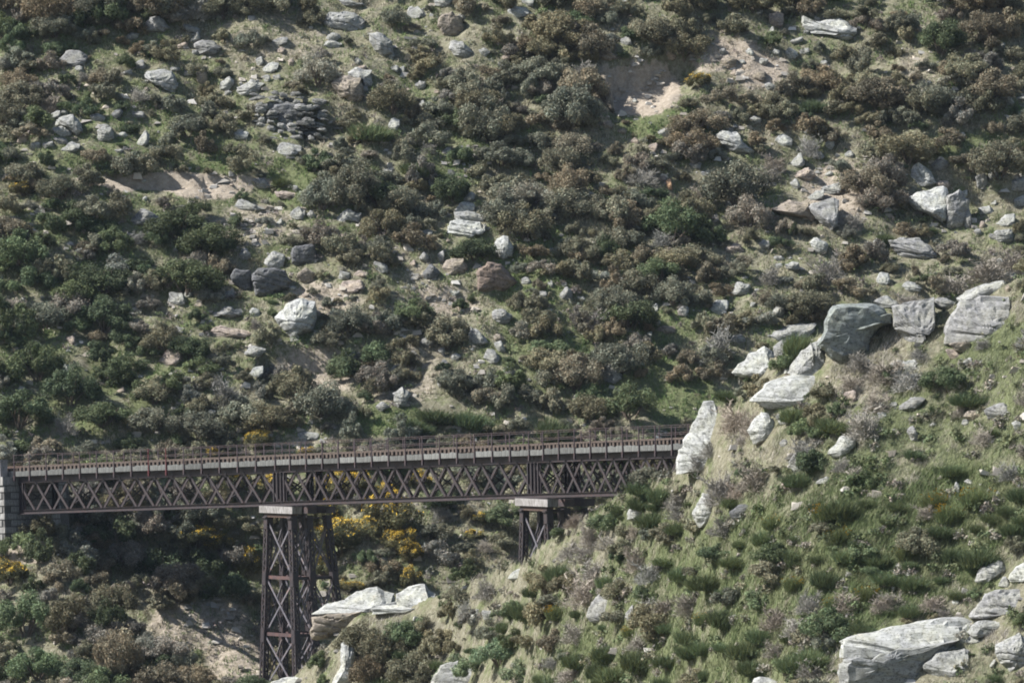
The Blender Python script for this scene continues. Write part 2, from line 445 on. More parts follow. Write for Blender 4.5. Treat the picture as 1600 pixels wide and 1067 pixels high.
for a, b, n in ((P0, P1, 15), (P1, P2, 15), (P2, P3, 12)):
    mtx, L = frame_of(a, b); pitch = L / n
    spans.append((mtx, L, n, pitch))
    bars = []
    for direction in (0, 1):
        mb = MB()
        t, bt = (0.06, -0.42), (pitch - 0.06, -2.36)
        if direction: t, bt = (pitch - 0.06, -0.42), (0.06, -2.36)
        off = 0.05 if direction else -0.05
        mb.bar((t[0], off, t[1]), (bt[0], off, bt[1]), (0, 1, 0), 0.06, 0.18)
        bars.append(mb.me('lattice_bar', M['steel']))
    for side in (0, 1):
        y0 = 0.22 + side * TW
        ch = MB()
        ch.box(0.02, L - .02, y0 - .17, y0 + .17, -0.10, -0.03).box(0.02, L - .02, y0 - .03, y0 + .03, -0.45, -0.10)
        ch.box(0.02, L - .02, y0 - .12, y0 + .12, -0.47, -0.45)
        ch.box(0.02, L - .02, y0 - .20, y0 + .20, -2.62, -2.57).box(0.02, L - .02, y0 - .03, y0 + .03, -2.57, -2.34)
        ch.box(0.02, L - .02, y0 - .14, y0 + .14, -2.36, -2.34)
        tr = part('truss', ch.me('truss_chords', M['steel']), mtx, color=(0.039, 0.030, 0.031))
        for k in range(n):
            for me_ in bars:
                part('lattice_bar', me_, Matrix.Translation((k * pitch, y0, 0)), tr, STEEL)
        up = MB().box(-.05, .05, -.13, .13, -2.34, -.45).box(-.16, .16, -.015, .015, -2.34, -.45).me('upright', M['steel'])
        for x in (0.22, 0.62, L - .62, L - .22):
            part('upright', up, Matrix.Translation((x, y0, 0)), tr, STEEL)
    # cross frames between the trusses
    cb = [MB().bar((0, .3, -.6), (0, TW + .1, -2.2), (1, 0, 0), .08, .08).me('cross_brace', M['steel']),
          MB().bar((.1, .3, -2.2), (.1, TW + .1, -.6), (1, 0, 0), .08, .08).me('cross_brace', M['steel'])]
    for k in range(0, n + 1, 3):
        x = min(max(k * pitch, .2), L - .3)
        for me_ in cb: part('cross_brace', me_, mtx @ Matrix.Translation((x, 0, 0)), color=STEEL)
    # deck: stringers, sleepers, pale side planks, rails
    dk = MB().box(0, L, .55, .95, -.03, .30).box(0, L, TW - .5, TW - .1, -.03, .30)
    dk.box(0, L, -.02, .5, .30, .34).box(0, L, TW, TW + .5, .30, .34)
    deck = part('deck', dk.me('deck_stringers', M['sleeper']), mtx)
    sl = MB().box(-.11, .11, -.10, TW + .55, .345, .56).me('sleeper', M['sleeper'])
    x = .25
    while x < L - .1:
        part('sleeper', sl, Matrix.Translation((x, random.uniform(-.03, .03), random.uniform(0, .02))) @ Matrix.Rotation(random.uniform(-.02, .02), 4, 'Z'), deck)
        x += 0.47
    pl = []
    for q in range(4):
        r0 = random.uniform(.0, .05)
        xs = np.linspace(.03, pitch - .03, 9)
        tops = [0.345 + random.uniform(-.05, .04) for _ in xs]
        mb = MB()
        for i in range(8):
            mb.hexa([(xs[i], -.19, .0), (xs[i+1], -.19, .0), (xs[i+1], -.08, .0), (xs[i], -.08, .0),
                     (xs[i], -.19, tops[i]), (xs[i+1], -.19, tops[i+1]), (xs[i+1], -.08, tops[i+1]), (xs[i], -.08, tops[i])])
        pl.append(mb.me('fascia_plank', M['fascia']))
    for k in range(n):
        part('fascia_plank', pl[k % 4], Matrix.Translation((k * pitch, 0, random.uniform(-.03, .02))), deck, (lambda q: (q, q, q * .98))(random.uniform(.6, 1.1)))
        part('fascia_plank', pl[(k + 1) % 4], Matrix.Translation((k * pitch, TW + .72, 0)), deck)
    for yy in (.95, 2.02):
        rl = MB().box(0, L, yy - .035, yy + .035, .69, .73).box(0, L, yy - .01, yy + .01, .6, .69).box(0, L, yy - .07, yy + .07, .57, .6)
        part('rail', rl.me('rail', M['rust']), Matrix.Identity(4), deck)
    gr = MB().box(0, L, .55, .72, .57, .72).box(0, L, 2.3, 2.47, .57, .72)
    part('guard_timber', gr.me('guard_timber', M['sleeper']), Matrix.Identity(4), deck)
    # railings
    for side, y0 in ((0, -.24), (1, TW + .70)):
        rg = MB()
        for zz in (1.44, 1.0):
            for k in range(n):
                sag = [random.uniform(-.015, .015) for _ in range(2)]
                rg.bar((k * pitch, y0, zz + (0 if zz > 1.4 else sag[0])), ((k + 1) * pitch, y0, zz + (0 if zz > 1.4 else sag[1])), (0, 1, 0), .022, .024)
        ral = part('railing', rg.me('railing_rails', M['steel']), mtx, color=(0.085, 0.065, 0.065))
        po = MB().box(-.035, .035, -.025, .025, -.34, 1.46).box(-.06, .06, -.045, .07, -.36, .02).me('post', M['steel'])
        por = MB().box(-.035, .035, -.025, .025, -.34, 1.46).box(-.06, .06, -.045, .07, -.36, .02).me('post', M['red'])
        for k in range(n + (1 if a is P2 else 0)):
            red = a is P0 and side == 0 and k in (8, 9)
            p = part('post', por if red else po, Matrix.Translation((k * pitch + (0.16 if k == 0 else 0), y0, 0)), ral, (0.055, 0.04, 0.042))
            if red: p['label'] = 'red painted railing post'

# piers
def leg_mesh(a, b, u, v, w=.42):
    """a laced column from a (top) to b (foot); u, v the two face directions"""
    mb = MB(); a = Vector(a); b = Vector(b); h = w / 2
    for su in (-1, 1):
        for sv in (-1, 1):
            o = u * su * (h - .05) + v * sv * (h - .02)
            mb.bar(a + o, b + o, u, .12, .03)
            o = u * su * (h - .0) + v * sv * (h - .06)
            mb.bar(a + o, b + o, u, .03, .12)
    d = (b - a); L = d.length; d = d.normalized(); n = int(L / .36)
    for k in range(n):
        z0 = k * L / n; z1 = (k + 1) * L / n
        for face, fv in ((u, v), (v, u)):
            for s in (-1, 1):
                sg = 1 if k % 2 else -1
                mb.bar(a + d * z0 + face * sg * (h - .08) + fv * s * (h - .01), a + d * z1 - face * sg * (h - .08) + fv * s * (h - .01), face, .07, .015)
    for z in np.arange(0.25, L, 3.7):
        c = a + d * z
        for fv, face in ((u, v), (v, u)):
            for s in (-1, 1):
                mb.bar(c + fv * s * (h + .012) - d * .45, c + fv * s * (h + .012) + d * .45, face, w * .96, .02)
    return mb
def pier(pt, th, foot_z, shift):
    u = Vector((math.cos(th), -math.sin(th), 0)); v = Vector((math.sin(th), math.cos(th), 0)); w = Vector((0, 0, 1))
    O = pt + Vector((0, 0, -2.64)) + u * shift
    mtx = Matrix(((u.x, v.x, 0, O.x), (u.y, v.y, 0, O.y), (0, 0, 1, O.z), (0, 0, 0, 1)))
    U = Vector((1, 0, 0)); V = Vector((0, 1, 0))
    base = MB().box(-1.95, 1.95, -.16, .60, -.46, -.012)
    p = part('pier', base.me('pier_cap', M['cap']), mtx)
    for vv in (1.12, 2.56):
        part('bearing_beam', MB().box(-1.85, 1.85, vv, vv + .7, -.46, -.012).me('bearing_beam', M['steel']), Matrix.Identity(4), p, (.06, .05, .05))  # rear beams coloured dark to stand in for shade under the deck
    pb = MB().box(-1.62, 1.62, .0, .44, -.74, -.47)
    part('cap_plate', pb.me('cap_plate', M['rust']), Matrix.Identity(4), p)
    tb = MB()
    for uu in (-1.42, 1.42): tb.box(uu - .2, uu + .2, -.12, TW + .6, -.80, -.72)
    part('cross_beam', tb.me('cross_beam', M['steel']), Matrix.Identity(4), p, STEEL)
    H = O.z - foot_z
    rows = ((.22, .0), (1.45, .03), (TW + .22, .11))
    feet = {}
    for r, (v0, bat) in enumerate(rows):
        for s in (-1, 1):
            a = Vector((s * 1.42, v0, -.80)); b = Vector((s * (1.42 + .052 * (H - .8)), v0 + bat * (H - .8), -H))
            feet[r, s] = (a, b)
            part('leg', leg_mesh(a, b, U, V).me('leg', M['steel']), Matrix.Identity(4), p, STEEL)
    def on(k, z):
        a, b = feet[k]; t = (-z - .8) / (H - .8); return a + (b - a) * t
    z = -.95; zs = [z]
    while z > -H + 1: z -= 3.7; zs.append(max(z, -H + .3))
    for i in range(len(zs) - 1):
        for r in range(3):
            st = MB(); st.bar(on((r, -1), zs[i+1]), on((r, 1), zs[i+1]), V, .10, .22)
            part('strut', st.me('strut', M['steel']), Matrix.Identity(4), p, (0.09, .058, .052))
            for s in (-1, 1):
                br = MB(); br.bar(on((r, s), zs[i]) + V * .05 * s, on((r, -s), zs[i+1]) + V * .05 * s, V, .05, .12)
                part('brace', br.me('brace', M['steel']), Matrix.Identity(4), p, (.15, .147, .155))
        for s in (-1, 1):
            for r in (0, 1):
                br = MB(); br.bar(on((r, s), zs[i]), on((r + 1, s), zs[i+1]), U, .05, .11)
                part('brace', br.me('brace', M['steel']), Matrix.Identity(4), p, (.12, .117, .122))
                br = MB(); br.bar(on((r + 1, s), zs[i]) + U * .1, on((r, s), zs[i+1]) + U * .1, U, .05, .11)
                part('brace', br.me('brace', M['steel']), Matrix.Identity(4), p, (.12, .117, .122))
            st = MB(); st.bar(on((0, s), zs[i+1]), on((2, s), zs[i+1]), U, .10, .2)
            part('strut', st.me('strut', M['steel']), Matrix.Identity(4), p, STEEL)
    return p
p1_ = pier(P1, math.radians(54.5), -29.0, 0.05); p1_['label'] = 'tall lattice pier of six laced steel legs'
p2_ = pier(P2, math.radians(59.5), -26.0, 0.25); p2_['label'] = 'shorter lattice pier half buried in scrub'

# stone abutment
mtx, L = frame_of(P0, P1)
core = MB().box(-9, -.12, -.93, 4.4, -8, -.62)
ab = part('abutment', core.me('abutment_core', M['mortar']), mtx)
ab['label'] = 'grey stone block abutment'
cop = MB().box(-9, .0, -1.1, 4.6, -.60, -.02)
part('coping', cop.me('coping', M['stone']), Matrix.Identity(4), ab)
def block(dx, dy, dz):
    mb = MB(); b = .035
    j = lambda: random.uniform(-.012, .012)
    mb.hexa([(b + j(), b + j(), b), (dx - b + j(), b + j(), b), (dx - b, dy - b, b), (b, dy - b, b),
             (b + j(), b + j(), dz - b), (dx - b + j(), b + j(), dz - b), (dx - b, dy - b, dz - b), (b, dy - b, dz - b)])
    return mb.me('stone_block', M['stone'])
kinds = [block(w_, .3, .47) for w_ in (.7, .9, 1.15)]
kinds_s = [block(.3, w_, .47) for w_ in (.7, .9, 1.15)]
for r in range(14):
    z = -1.09 - r * .47
    x = -.0 - (.35 if r % 2 else 0)
    while x > -4.5:
        i = random.randrange(3); w_ = (.7, .9, 1.15)[i]
        x -= w_
        part('stone_block', kinds[i], Matrix.Translation((x, -1.03, z)), ab)
    y = -.72 + (.3 if r % 2 else 0)
    while y < 3.6:
        i = random.randrange(3); w_ = (.7, .9, 1.15)[i]
        part('stone_block', kinds_s[i], Matrix.Translation((-.3, y, z)), ab)
        y += w_
for xx, ww, hh in ((-.75, .62, .86), (-1.75, .5, .95)):
    mb = MB().box(xx - ww / 2, xx + ww / 2, -1.0, -.4, -.018, hh * 1.2).box(xx - ww / 2 - .05, xx + ww / 2 + .05, -1.05, -.35, hh * 1.2, hh * 1.2 + .1)
    part('parapet_block', mb.me('parapet_block', M['cap']), Matrix.Identity(4), ab)
ta = MB()
for yy in (.95, 2.02): ta.box(-9, -.01, yy - .035, yy + .035, .60, .73)
tr_ = part('approach_track', ta.me('approach_rails', M['rust']), mtx)
for k in range(16):
    part('sleeper', MB().box(-.11, .11, -.10, TW + .55, .345, .56).me('sleeper', M['sleeper']), Matrix.Translation((-.4 - k * .52, 0, 0)), tr_)
part('ballast_bed', MB().box(-9, -.02, -.2, TW + .7, -.03, .36).me('ballast_bed', M['stone']), Matrix.Identity(4), tr_)

# ------------------------------------------------------------------ boulders and outcrops
ZO = dict(A=(0, 0, 2.909), B=(350, 0, 2.909), C=(800, 0, 2.909), D=(1150, 0, 3.556), E=(0, 330, 2.909), F=(350, 280, 2.909), G=(750, 300, 3.556),
          H=(1150, 200, 3.556), I=(1050, 400, 2.909), J=(1050, 700, 2.909), K=(600, 780, 3.2), L=(350, 760, 3.474))
def poly(z, pts):
    ox, oy, s = ZO[z]
    return np.array([(ox + pts[i] / s, oy + pts[i + 1] / s) for i in range(0, len(pts), 2)])
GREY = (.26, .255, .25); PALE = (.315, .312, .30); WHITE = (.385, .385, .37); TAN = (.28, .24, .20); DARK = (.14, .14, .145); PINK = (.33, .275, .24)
# (zoom key, outline, style, colour, landmark name, label)   style: D default, L face lit, F front in shade, T flat top
ROCKS = [
 ('A', [255,285,300,235,360,230,400,260,390,310,300,310], 'L', GREY, 'the domed grey boulder', 'smooth domed grey boulder alone in scrub near the upper left corner'),
 ('A', [635,140,680,80,720,75,775,130,740,160,640,150], 'D', GREY, None, None),
 ('A', [830,110,905,130,912,155,840,133], 'T', PALE, None, None),
 ('A', [860,190,900,140,912,180,875,203], 'D', PALE, None, None),
 ('A', [880,200,920,180,975,190,1010,215,975,260,890,250], 'D', GREY, 'the blunt square boulder', 'blunt square grey boulder with dark right side at top left'),
 ('A', [655,330,690,318,780,325,815,380,800,415,720,372,660,348], 'T', PALE, 'the pale-topped ledge', 'flat pale-topped boulder with deep shade under its right side'),
 ('A', [890,330,940,325,947,388,900,382], 'F', TAN, None, None),
 ('A', [1000,380,1040,345,1068,370,1040,420,1000,412], 'D', PALE, None, None),
 ('A', [1080,400,1140,360,1200,380,1180,430,1110,445,1080,430], 'D', PALE, 'the humped pale boulder', 'humped pale boulder just above the stacked slab outcrop'),
 ('A', [1180,325,1230,280,1265,290,1250,320,1195,340], 'L', WHITE, None, None),
 ('A', [1160,270,1190,255,1200,290,1170,305], 'L', PALE, None, None),
 ('A', [1230,190,1270,170,1310,175,1290,200,1235,215], 'L', GREY, None, None),
 ('A', [265,540,320,520,355,540,382,600,350,632,310,592,275,565], 'D', PALE, 'the split boulder stack', 'topmost block of the split boulder stack at left'),
 ('A', [240,580,290,575,330,610,280,620,245,600], 'T', PALE, None, None),
 ('A', [240,625,300,630,315,655,265,655], 'T', GREY, None, None),
 ('A', [275,680,320,645,370,655,340,695,290,697], 'L', PALE, None, None),
 ('A', [140,650,185,645,180,672,140,672], 'T', PALE, None, None),
 ('A', [190,655,240,640,245,668,200,680], 'D', GREY, None, None),
 ('A', [410,525,450,515,480,535,470,552,420,547], 'T', GREY, None, None),
 ('A', [505,520,545,490,562,512,525,552], 'D', DARK, None, None),
 ('A', [440,570,490,565,510,590,470,602], 'D', GREY, None, None),
 ('A', [580,510,650,505,662,542,590,542], 'L', GREY, None, None),
 ('A', [615,662,660,588,682,620,652,672], 'L', PALE, None, None),
 ('A', [1055,600,1130,598,1120,642,1070,632], 'L', WHITE, None, None),
 ('A', [1232,712,1280,640,1382,670,1300,718], 'L', PALE, 'the low pale slab', 'low pale slab lying below the stacked slab outcrop'),
 ('A', [195,530,270,500,277,527,210,547], 'L', GREY, None, None),
 ('A', [1140,815,1190,808,1242,850,1180,868], 'D', GREY, None, None),
 ('A', [1055,942,1090,898,1150,930,1212,952,1100,968], 'L', PALE, None, None),
 ('A', [585,1000,650,942,732,1000,712,1037,600,1032], 'D', GREY, 'the lumpy grey outcrop', 'lumpy grey outcrop in scrub below the bare earth track'),
 ('A', [1245,870,1290,868,1362,885,1330,907,1260,897], 'T', PINK, None, None),
 ('A', [550,332,600,313,602,347], 'D', GREY, None, None),
 ('A', [605,292,650,268,662,312,610,322], 'L', GREY, None, None),
 ('A', [800,205,850,190,856,222,806,224], 'D', PINK, None, None),
 ('A', [1195,345,1225,340,1232,370,1202,376], 'L', PALE, None, None),
 ('A', [1240,345,1272,338,1280,366,1246,368], 'L', PALE, None, None),
 ('B', [445,90,480,60,560,53,640,90,652,142,580,147,520,132,460,117], 'T', PALE, 'the broad flat-topped boulder', 'broad flat-topped grey boulder near the top edge, left of centre'),
 ('B', [665,190,655,152,720,153,765,190,772,252,720,267,685,230], 'D', PALE, 'the wedge boulder', 'pale wedge shaped boulder below right of the broad flat-topped boulder'),
 ('B', [565,330,600,308,672,320,675,405,630,402,620,352,570,347], 'D', PALE, None, None),
 ('B', [490,380,540,348,622,354,638,420,632,472,590,477,530,442], 'D', TAN, 'the big rounded block', 'big rounded block with brown underside, right of the stacked slabs'),
 ('B', [820,92,840,35,880,28,932,65,900,82,860,77], 'L', PALE, None, None),
 ('B', [968,122,990,70,1040,53,1082,85,1092,142,1076,173,1000,173], 'F', TAN, 'the dark round boulder', 'dark rounded boulder with brown shaded front near the top edge'),
 ('B', [1030,185,1085,188,1132,240,1112,272,1050,262,1020,222], 'D', PALE, None, None),
 ('B', [1285,45,1330,28,1392,50,1360,77,1300,87], 'L', WHITE, 'the white top-edge rock', 'white rock beside another at the top edge, centre'),
 ('B', [1345,-8,1412,-8,1402,37,1370,32], 'L', WHITE, None, None),
 ('B', [738,582,765,533,802,550,772,603], 'L', WHITE, None, None),
 ('B', [750,310,790,295,792,337], 'L', PALE, None, None),
 ('B', [795,310,822,300,822,342,800,342], 'L', PALE, None, None),
 ('B', [1508,690,1560,668,1605,690,1560,717], 'D', GREY, None, None),
 ('B', [988,690,1020,668,1042,690,1010,717], 'L', GREY, None, None),
 ('B', [500,890,540,878,562,927,510,907], 'L', PALE, None, None),
 ('B', [298,970,340,938,372,960,350,1007,310,1002], 'L', PALE, 'the upright pale stone', 'upright pale stone standing above the dark square blocks'),
 ('B', [375,975,400,953,422,985,390,997], 'D', GREY, None, None),
 ('B', [498,1002,560,948,627,965,622,1002,560,992,510,1012], 'T', PALE, 'the tilted grey ledge', 'tilted grey ledge left of the rock pinnacle'),
 ('B', [680,1010,700,988,717,1015,690,1032], 'D', GREY, None, None),
 ('B', [710,775,770,758,772,792,720,792], 'L', PALE, None, None),
 ('B', [230,1020,260,990,268,1025], 'L', PALE, None, None),
 ('B', [160,325,210,285,250,290,235,320,180,340], 'L', WHITE, None, None),
 ('B', [440,205,480,180,545,200,520,215], 'T', PALE, None, None),
 ('B', [520,0,560,-5,640,20,600,40,540,30], 'D', GREY, None, None),
 ('B', [950,5,985,-8,1040,0,1020,40,960,35], 'D', PALE, None, None),
 ('B', [1360,560,1380,545,1392,578,1370,585], 'L', PALE, None, None),
 ('B', [880,475,905,450,918,480,895,495], 'L', PALE, None, None),
 ('C', [1312,112,1318,68,1400,98,1460,88,1510,93,1574,125,1532,182,1460,193,1390,152,1330,152], 'L', WHITE, 'the white ribbed slab', 'wide white ribbed slab lying at the upper right'),
 ('C', [1240,240,1260,213,1302,240,1280,277,1250,267], 'L', WHITE, None, None),
 ('C', [1115,295,1130,263,1167,270,1150,302], 'D', PALE, None, None),
 ('C', [1072,347,1110,313,1152,325,1152,357,1110,378], 'L', TAN, 'the round tan boulder', 'round tan boulder on the scree right of the earth scar'),
 ('C', [1060,235,1080,218,1102,240,1080,260], 'L', WHITE, None, None),
 ('C', [1258,187,1320,168,1322,190,1280,207], 'D', GREY, None, None),
 ('C', [1305,225,1352,218,1347,252,1310,247], 'L', PALE, None, None),
 ('C', [928,610,950,593,1020,600,1047,650,1102,690,1080,712,1010,702,950,652], 'D', WHITE, 'the cleft white boulder', 'cleft white boulder with black shaded right side'),
 ('C', [1193,637,1230,608,1277,635,1262,672,1210,667], 'L', WHITE, 'the rounded white stone', 'rounded white stone right of the cleft white boulder'),
 ('C', [1420,655,1450,628,1467,645,1440,687], 'L', WHITE, None, None),
 ('C', [1258,752,1310,688,1332,742,1290,772], 'L', PALE, None, None),
 ('C', [1375,710,1400,686,1422,710,1390,732], 'L', PALE, None, None),
 ('C', [1278,802,1340,758,1382,790,1352,827,1300,822], 'D', PINK, 'the rubble heap', 'pinkish block in the rubble heap at right'),
 ('C', [1263,832,1290,808,1312,850,1285,867], 'L', PALE, None, None),
 ('C', [1338,902,1380,868,1422,858,1402,902,1350,917], 'L', PALE, None, None),
 ('C', [1400,850,1502,828,1482,882,1420,892], 'L', PALE, None, None),
 ('C', [1178,952,1260,908,1342,908,1402,982,1382,1024,1300,992], 'D', TAN, 'the folded tan outcrop', 'folded tan outcrop of tilted layers below the rubble heap'),
 ('C', [1340,930,1482,898,1484,1002,1442,1065,1390,1002], 'L', GREY, None, None),
 ('C', [413,442,440,408,457,450,467,512,430,503], 'L', TAN, 'the earth scar', 'brown upright slab at the left edge of the earth scar'),
 ('C', [490,180,530,163,552,212,500,212], 'L', GREY, None, None),
 ('C', [-5,85,0,43,60,33,72,50,30,82], 'L', PALE, None, None),
 ('C', [700,820,720,813,732,872,710,867], 'L', (.48,.31,.2), 'the orange stone', 'small upright orange stone below the earth scar'),
 ('C', [648,812,690,793,707,820,660,827], 'L', PINK, None, None),
 ('C', [203,692,250,668,282,695,230,712], 'D', GREY, None, None),
 ('C', [1165,145,1185,118,1197,160,1170,162], 'L', WHITE, None, None),
 ('C', [945,52,1000,32,990,60], 'L', PINK, None, None),
 ('C', [1105,62,1142,38,1132,77], 'L', PALE, None, None),
 ('C', [538,642,560,623,584,650,550,658], 'L', PINK, None, None),
 ('C', [618,662,662,648,657,692,630,694], 'L', PINK, None, None),
 ('C', [8,882,62,863,57,887], 'L', PALE, None, None),
 ('C', [800,742,862,738,852,772,806,766], 'L', GREY, None, None),
 ('C', [1340,55,1360,48,1374,68,1350,78], 'L', PALE, None, None),
 ('C', [940,225,970,220,975,250,945,252], 'D', GREY, None, None),
 ('C', [990,335,1015,312,1020,340,1000,350], 'L', PINK, None, None),
 ('C', [1145,385,1170,375,1200,390,1195,412,1160,415], 'D', PALE, None, None),
 ('D', [1028,462,1082,448,1072,478], 'L', PALE, None, None),
 ('D', [1028,502,1072,488,1062,524,1034,522], 'L', WHITE, None, None),
 ('D', [1083,502,1110,483,1117,532,1090,527], 'L', PALE, None, None),
 ('D', [1048,582,1080,548,1102,570,1070,602], 'L', WHITE, None, None),
 ('D', [1222,752,1265,733,1277,755,1240,772], 'L', WHITE, None, None),
 ('D', [1538,122,1577,108,1572,137], 'L', WHITE, None, None),
 ('D', [1548,502,1610,488,1610,517], 'L', PALE, None, None),
 ('D', [1533,547,1610,528,1610,560], 'L', PALE, None, None),
 ('D', [1345,190,1362,180,1370,196,1352,200], 'L', PINK, None, None),
 ('E', [933,152,960,88,1002,120,1002,167,950,182], 'L', PALE, 'the pale tooth', 'pale tooth shaped stone left of the dark square blocks'),
 ('E', [1083,202,1110,163,1142,195,1132,227,1090,227], 'D', GREY, None, None),
 ('E', [1198,227,1240,178,1297,200,1287,252,1220,257], 'T', PALE, None, None),
 ('E', [1048,292,1070,260,1140,268,1147,362,1120,372,1055,322], 'F', DARK, None, None),
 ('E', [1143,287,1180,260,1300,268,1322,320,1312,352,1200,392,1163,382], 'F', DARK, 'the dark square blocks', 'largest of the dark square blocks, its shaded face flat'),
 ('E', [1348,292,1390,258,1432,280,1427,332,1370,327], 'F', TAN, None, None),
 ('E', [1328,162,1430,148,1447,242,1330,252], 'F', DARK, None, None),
 ('E', [1253,482,1300,420,1370,388,1432,410,1442,482,1422,542,1340,572,1325,602,1300,562,1270,522], 'D', WHITE, 'the big overhanging boulder', 'big pale overhanging boulder with lit left face, left of centre'),
 ('E', [1518,362,1560,320,1640,308,1662,335,1600,362,1540,382], 'L', PINK, 'the flat tan slab', 'flat tan slab right of the dark square blocks'),
 ('E', [718,682,760,628,822,618,832,672,780,712,730,702], 'L', PINK, 'the pinkish boulder', 'pinkish rounded boulder in the scrub at left centre'),
 ('E', [958,542,1000,518,1152,550,1142,572,1000,582,965,567], 'L', PINK, 'the long low ledge', 'long low pinkish ledge left of the big overhanging boulder'),
 ('E', [1103,647,1150,608,1217,630,1160,672], 'D', PALE, None, None),
 ('E', [1133,742,1150,708,1202,703,1182,747,1145,762], 'L', WHITE, 'the small white stone', 'small white stone in the shade under the overhanging boulder'),
 ('E', [998,377,1060,353,1072,375,1010,397], 'L', PALE, None, None),
 ('E', [523,822,560,793,572,827], 'L', PINK, None, None),
 ('E', [1333,1032,1360,998,1452,1008,1447,1042,1340,1047], 'L', PALE, 'the pale rock above the railing', 'pale rock just above the viaduct railing, left of centre'),
 ('E', [953,472,1030,428,1112,470,1040,492], 'D', GREY, None, None),
 ('E', [638,422,680,413,684,442], 'L', PALE, None, None),
 ('E', [825,395,850,355,878,372,860,395], 'L', PALE, None, None),
 ('E', [300,575,335,565,345,600,318,610], 'L', PINK, None, None),
 ('E', [690,605,720,590,725,620,700,625], 'L', PINK, None, None),
 ('E', [760,745,785,720,790,750], 'L', PALE, None, None),
 ('F', [1085,93,1120,56,1142,68,1136,103,1100,108], 'L', PALE, None, None),
 ('F', [1042,150,1078,103,1142,113,1140,152,1060,165], 'L', WHITE, None, None),
 ('F', [1045,150,1140,150,1192,168,1198,202,1120,205,1050,192], 'T', PALE, None, None),
 ('F', [1013,242,1030,192,1062,185,1165,193,1194,212,1162,238,1060,274], 'L', WHITE, 'the rock pinnacle', 'pale base block of the rock pinnacle at the centre'),
 ('F', [1223,312,1240,273,1290,262,1317,310,1312,352,1260,378,1240,347], 'D', WHITE, 'the pale egg boulder', 'pale egg shaped boulder below right of the rock pinnacle'),
 ('F', [988,402,1010,368,1090,358,1107,400,1097,437,1000,442], 'D', TAN, 'the brown-faced block', 'brown-faced block below the rock pinnacle'),
 ('F', [898,432,940,383,982,420,962,462,910,462], 'D', DARK, None, None),
 ('F', [968,342,1000,322,1003,382,975,377], 'L', GREY, None, None),
 ('F', [883,362,910,328,932,350,922,387], 'D', GREY, None, None),
 ('F', [1218,602,1260,588,1312,620,1292,662,1230,652], 'D', PALE, None, None),
 ('F', [1108,712,1120,668,1160,690,1202,740,1150,762,1115,747], 'L', PALE, 'the slanted pale block', 'slanted pale block in scrub above the viaduct centre'),
 ('F', [1223,742,1260,733,1282,782,1250,792], 'D', PALE, None, None),
 ('F', [883,747,910,718,952,745,920,772], 'D', GREY, None, None),
 ('F', [968,777,1000,763,1004,812], 'D', GREY, None, None),
 ('F', [763,972,810,943,847,975,822,1042,775,1047,770,1002], 'D', PALE, 'the cracked upright block', 'cracked upright block just above the middle of the viaduct railing'),
 ('F', [688,1032,720,1008,752,1035,710,1062], 'D', GREY, None, None),
 ('F', [968,922,990,898,1004,940,975,952], 'D', GREY, None, None),
 ('F', [538,802,590,773,617,810,582,842,540,837], 'D', DARK, None, None),
 ('F', [1008,502,1072,498,1062,532,1020,528], 'L', WHITE, None, None),
 ('F', [1150,420,1200,378,1260,388,1332,470,1282,512,1150,522], 'F', (.20,.155,.13), 'the brown ledge', 'brown crumbling ledge under the pale egg boulder'),
 ('F', [678,372,740,388,747,432,700,432], 'L', PALE, None, None),
 ('F', [1268,862,1300,848,1327,880,1290,902], 'D', GREY, None, None),
 ('F', [1470,472,1490,458,1498,490,1476,494], 'L', PALE, None, None),
 ('F', [1533,472,1557,468,1560,492,1538,494], 'L', PALE, None, None),
 ('F', [585,440,610,415,655,425,650,450], 'L', PINK, None, None),
 ('F', [840,385,865,365,875,395,850,400], 'L', PINK, None, None),
 ('F', [895,245,920,228,950,235,940,258,905,262], 'L', PALE, None, None),
 ('F', [1115,920,1130,905,1150,915,1135,930], 'L', PALE, None, None),
 ('G', [438,572,480,523,512,550,512,602,440,602], 'D', GREY, None, None),
 ('G', [918,662,985,613,997,660,935,682], 'L', PALE, None, None),
 ('G', [973,772,1000,743,1082,748,1092,787,1000,792], 'L', TAN, None, None),
 ('G', [968,742,990,703,1004,720,985,747], 'L', PALE, None, None),
 ('G', [1093,662,1140,618,1162,650,1120,702], 'L', PALE, None, None),
 ('G', [1278,652,1310,598,1382,603,1362,672,1300,692], 'L', WHITE, 'the bright white flake', 'bright white flake of rock in scrub, right of centre'),
 ('G', [648,1064,680,958,720,928,792,1010,760,1054,700,1075], 'L', PALE, 'the leaning pale slab', 'leaning pale slab above the right part of the viaduct'),
 ('G', [808,402,850,378,862,440,830,452], 'L', PALE, None, None),
 ('G', [868,422,902,418,892,472,874,468], 'L', PALE, None, None),
 ('G', [658,262,690,238,712,302,680,292], 'L', WHITE, None, None),
 ('G', [743,257,772,248,767,282,748,280], 'L', PALE, None, None),
 ('G', [928,782,957,773,952,812,930,802], 'L', WHITE, None, None),
 ('G', [1018,322,1062,298,1064,342,1026,338], 'L', PINK, None, None),
 ('G', [1388,572,1430,498,1502,518,1482,582], 'D', PALE, None, None),
 ('G', [68,672,130,648,182,700,120,742,80,722], 'D', GREY, None, None),
 ('G', [83,862,78,828,152,890,120,897], 'L', PALE, None, None),
 ('G', [128,982,165,963,182,1000,150,1017], 'D', GREY, None, None),
 ('G', [1548,282,1610,268,1610,322,1560,312], 'L', PALE, None, None),
 ('G', [1205,405,1235,400,1240,440,1212,445], 'L', PALE, None, None),
 ('G', [1225,265,1250,250,1255,290,1235,295], 'L', GREY, None, None),
 ('H', [948,272,1015,188,1077,240,1128,312,1060,332,960,338], 'L', WHITE, None, None),
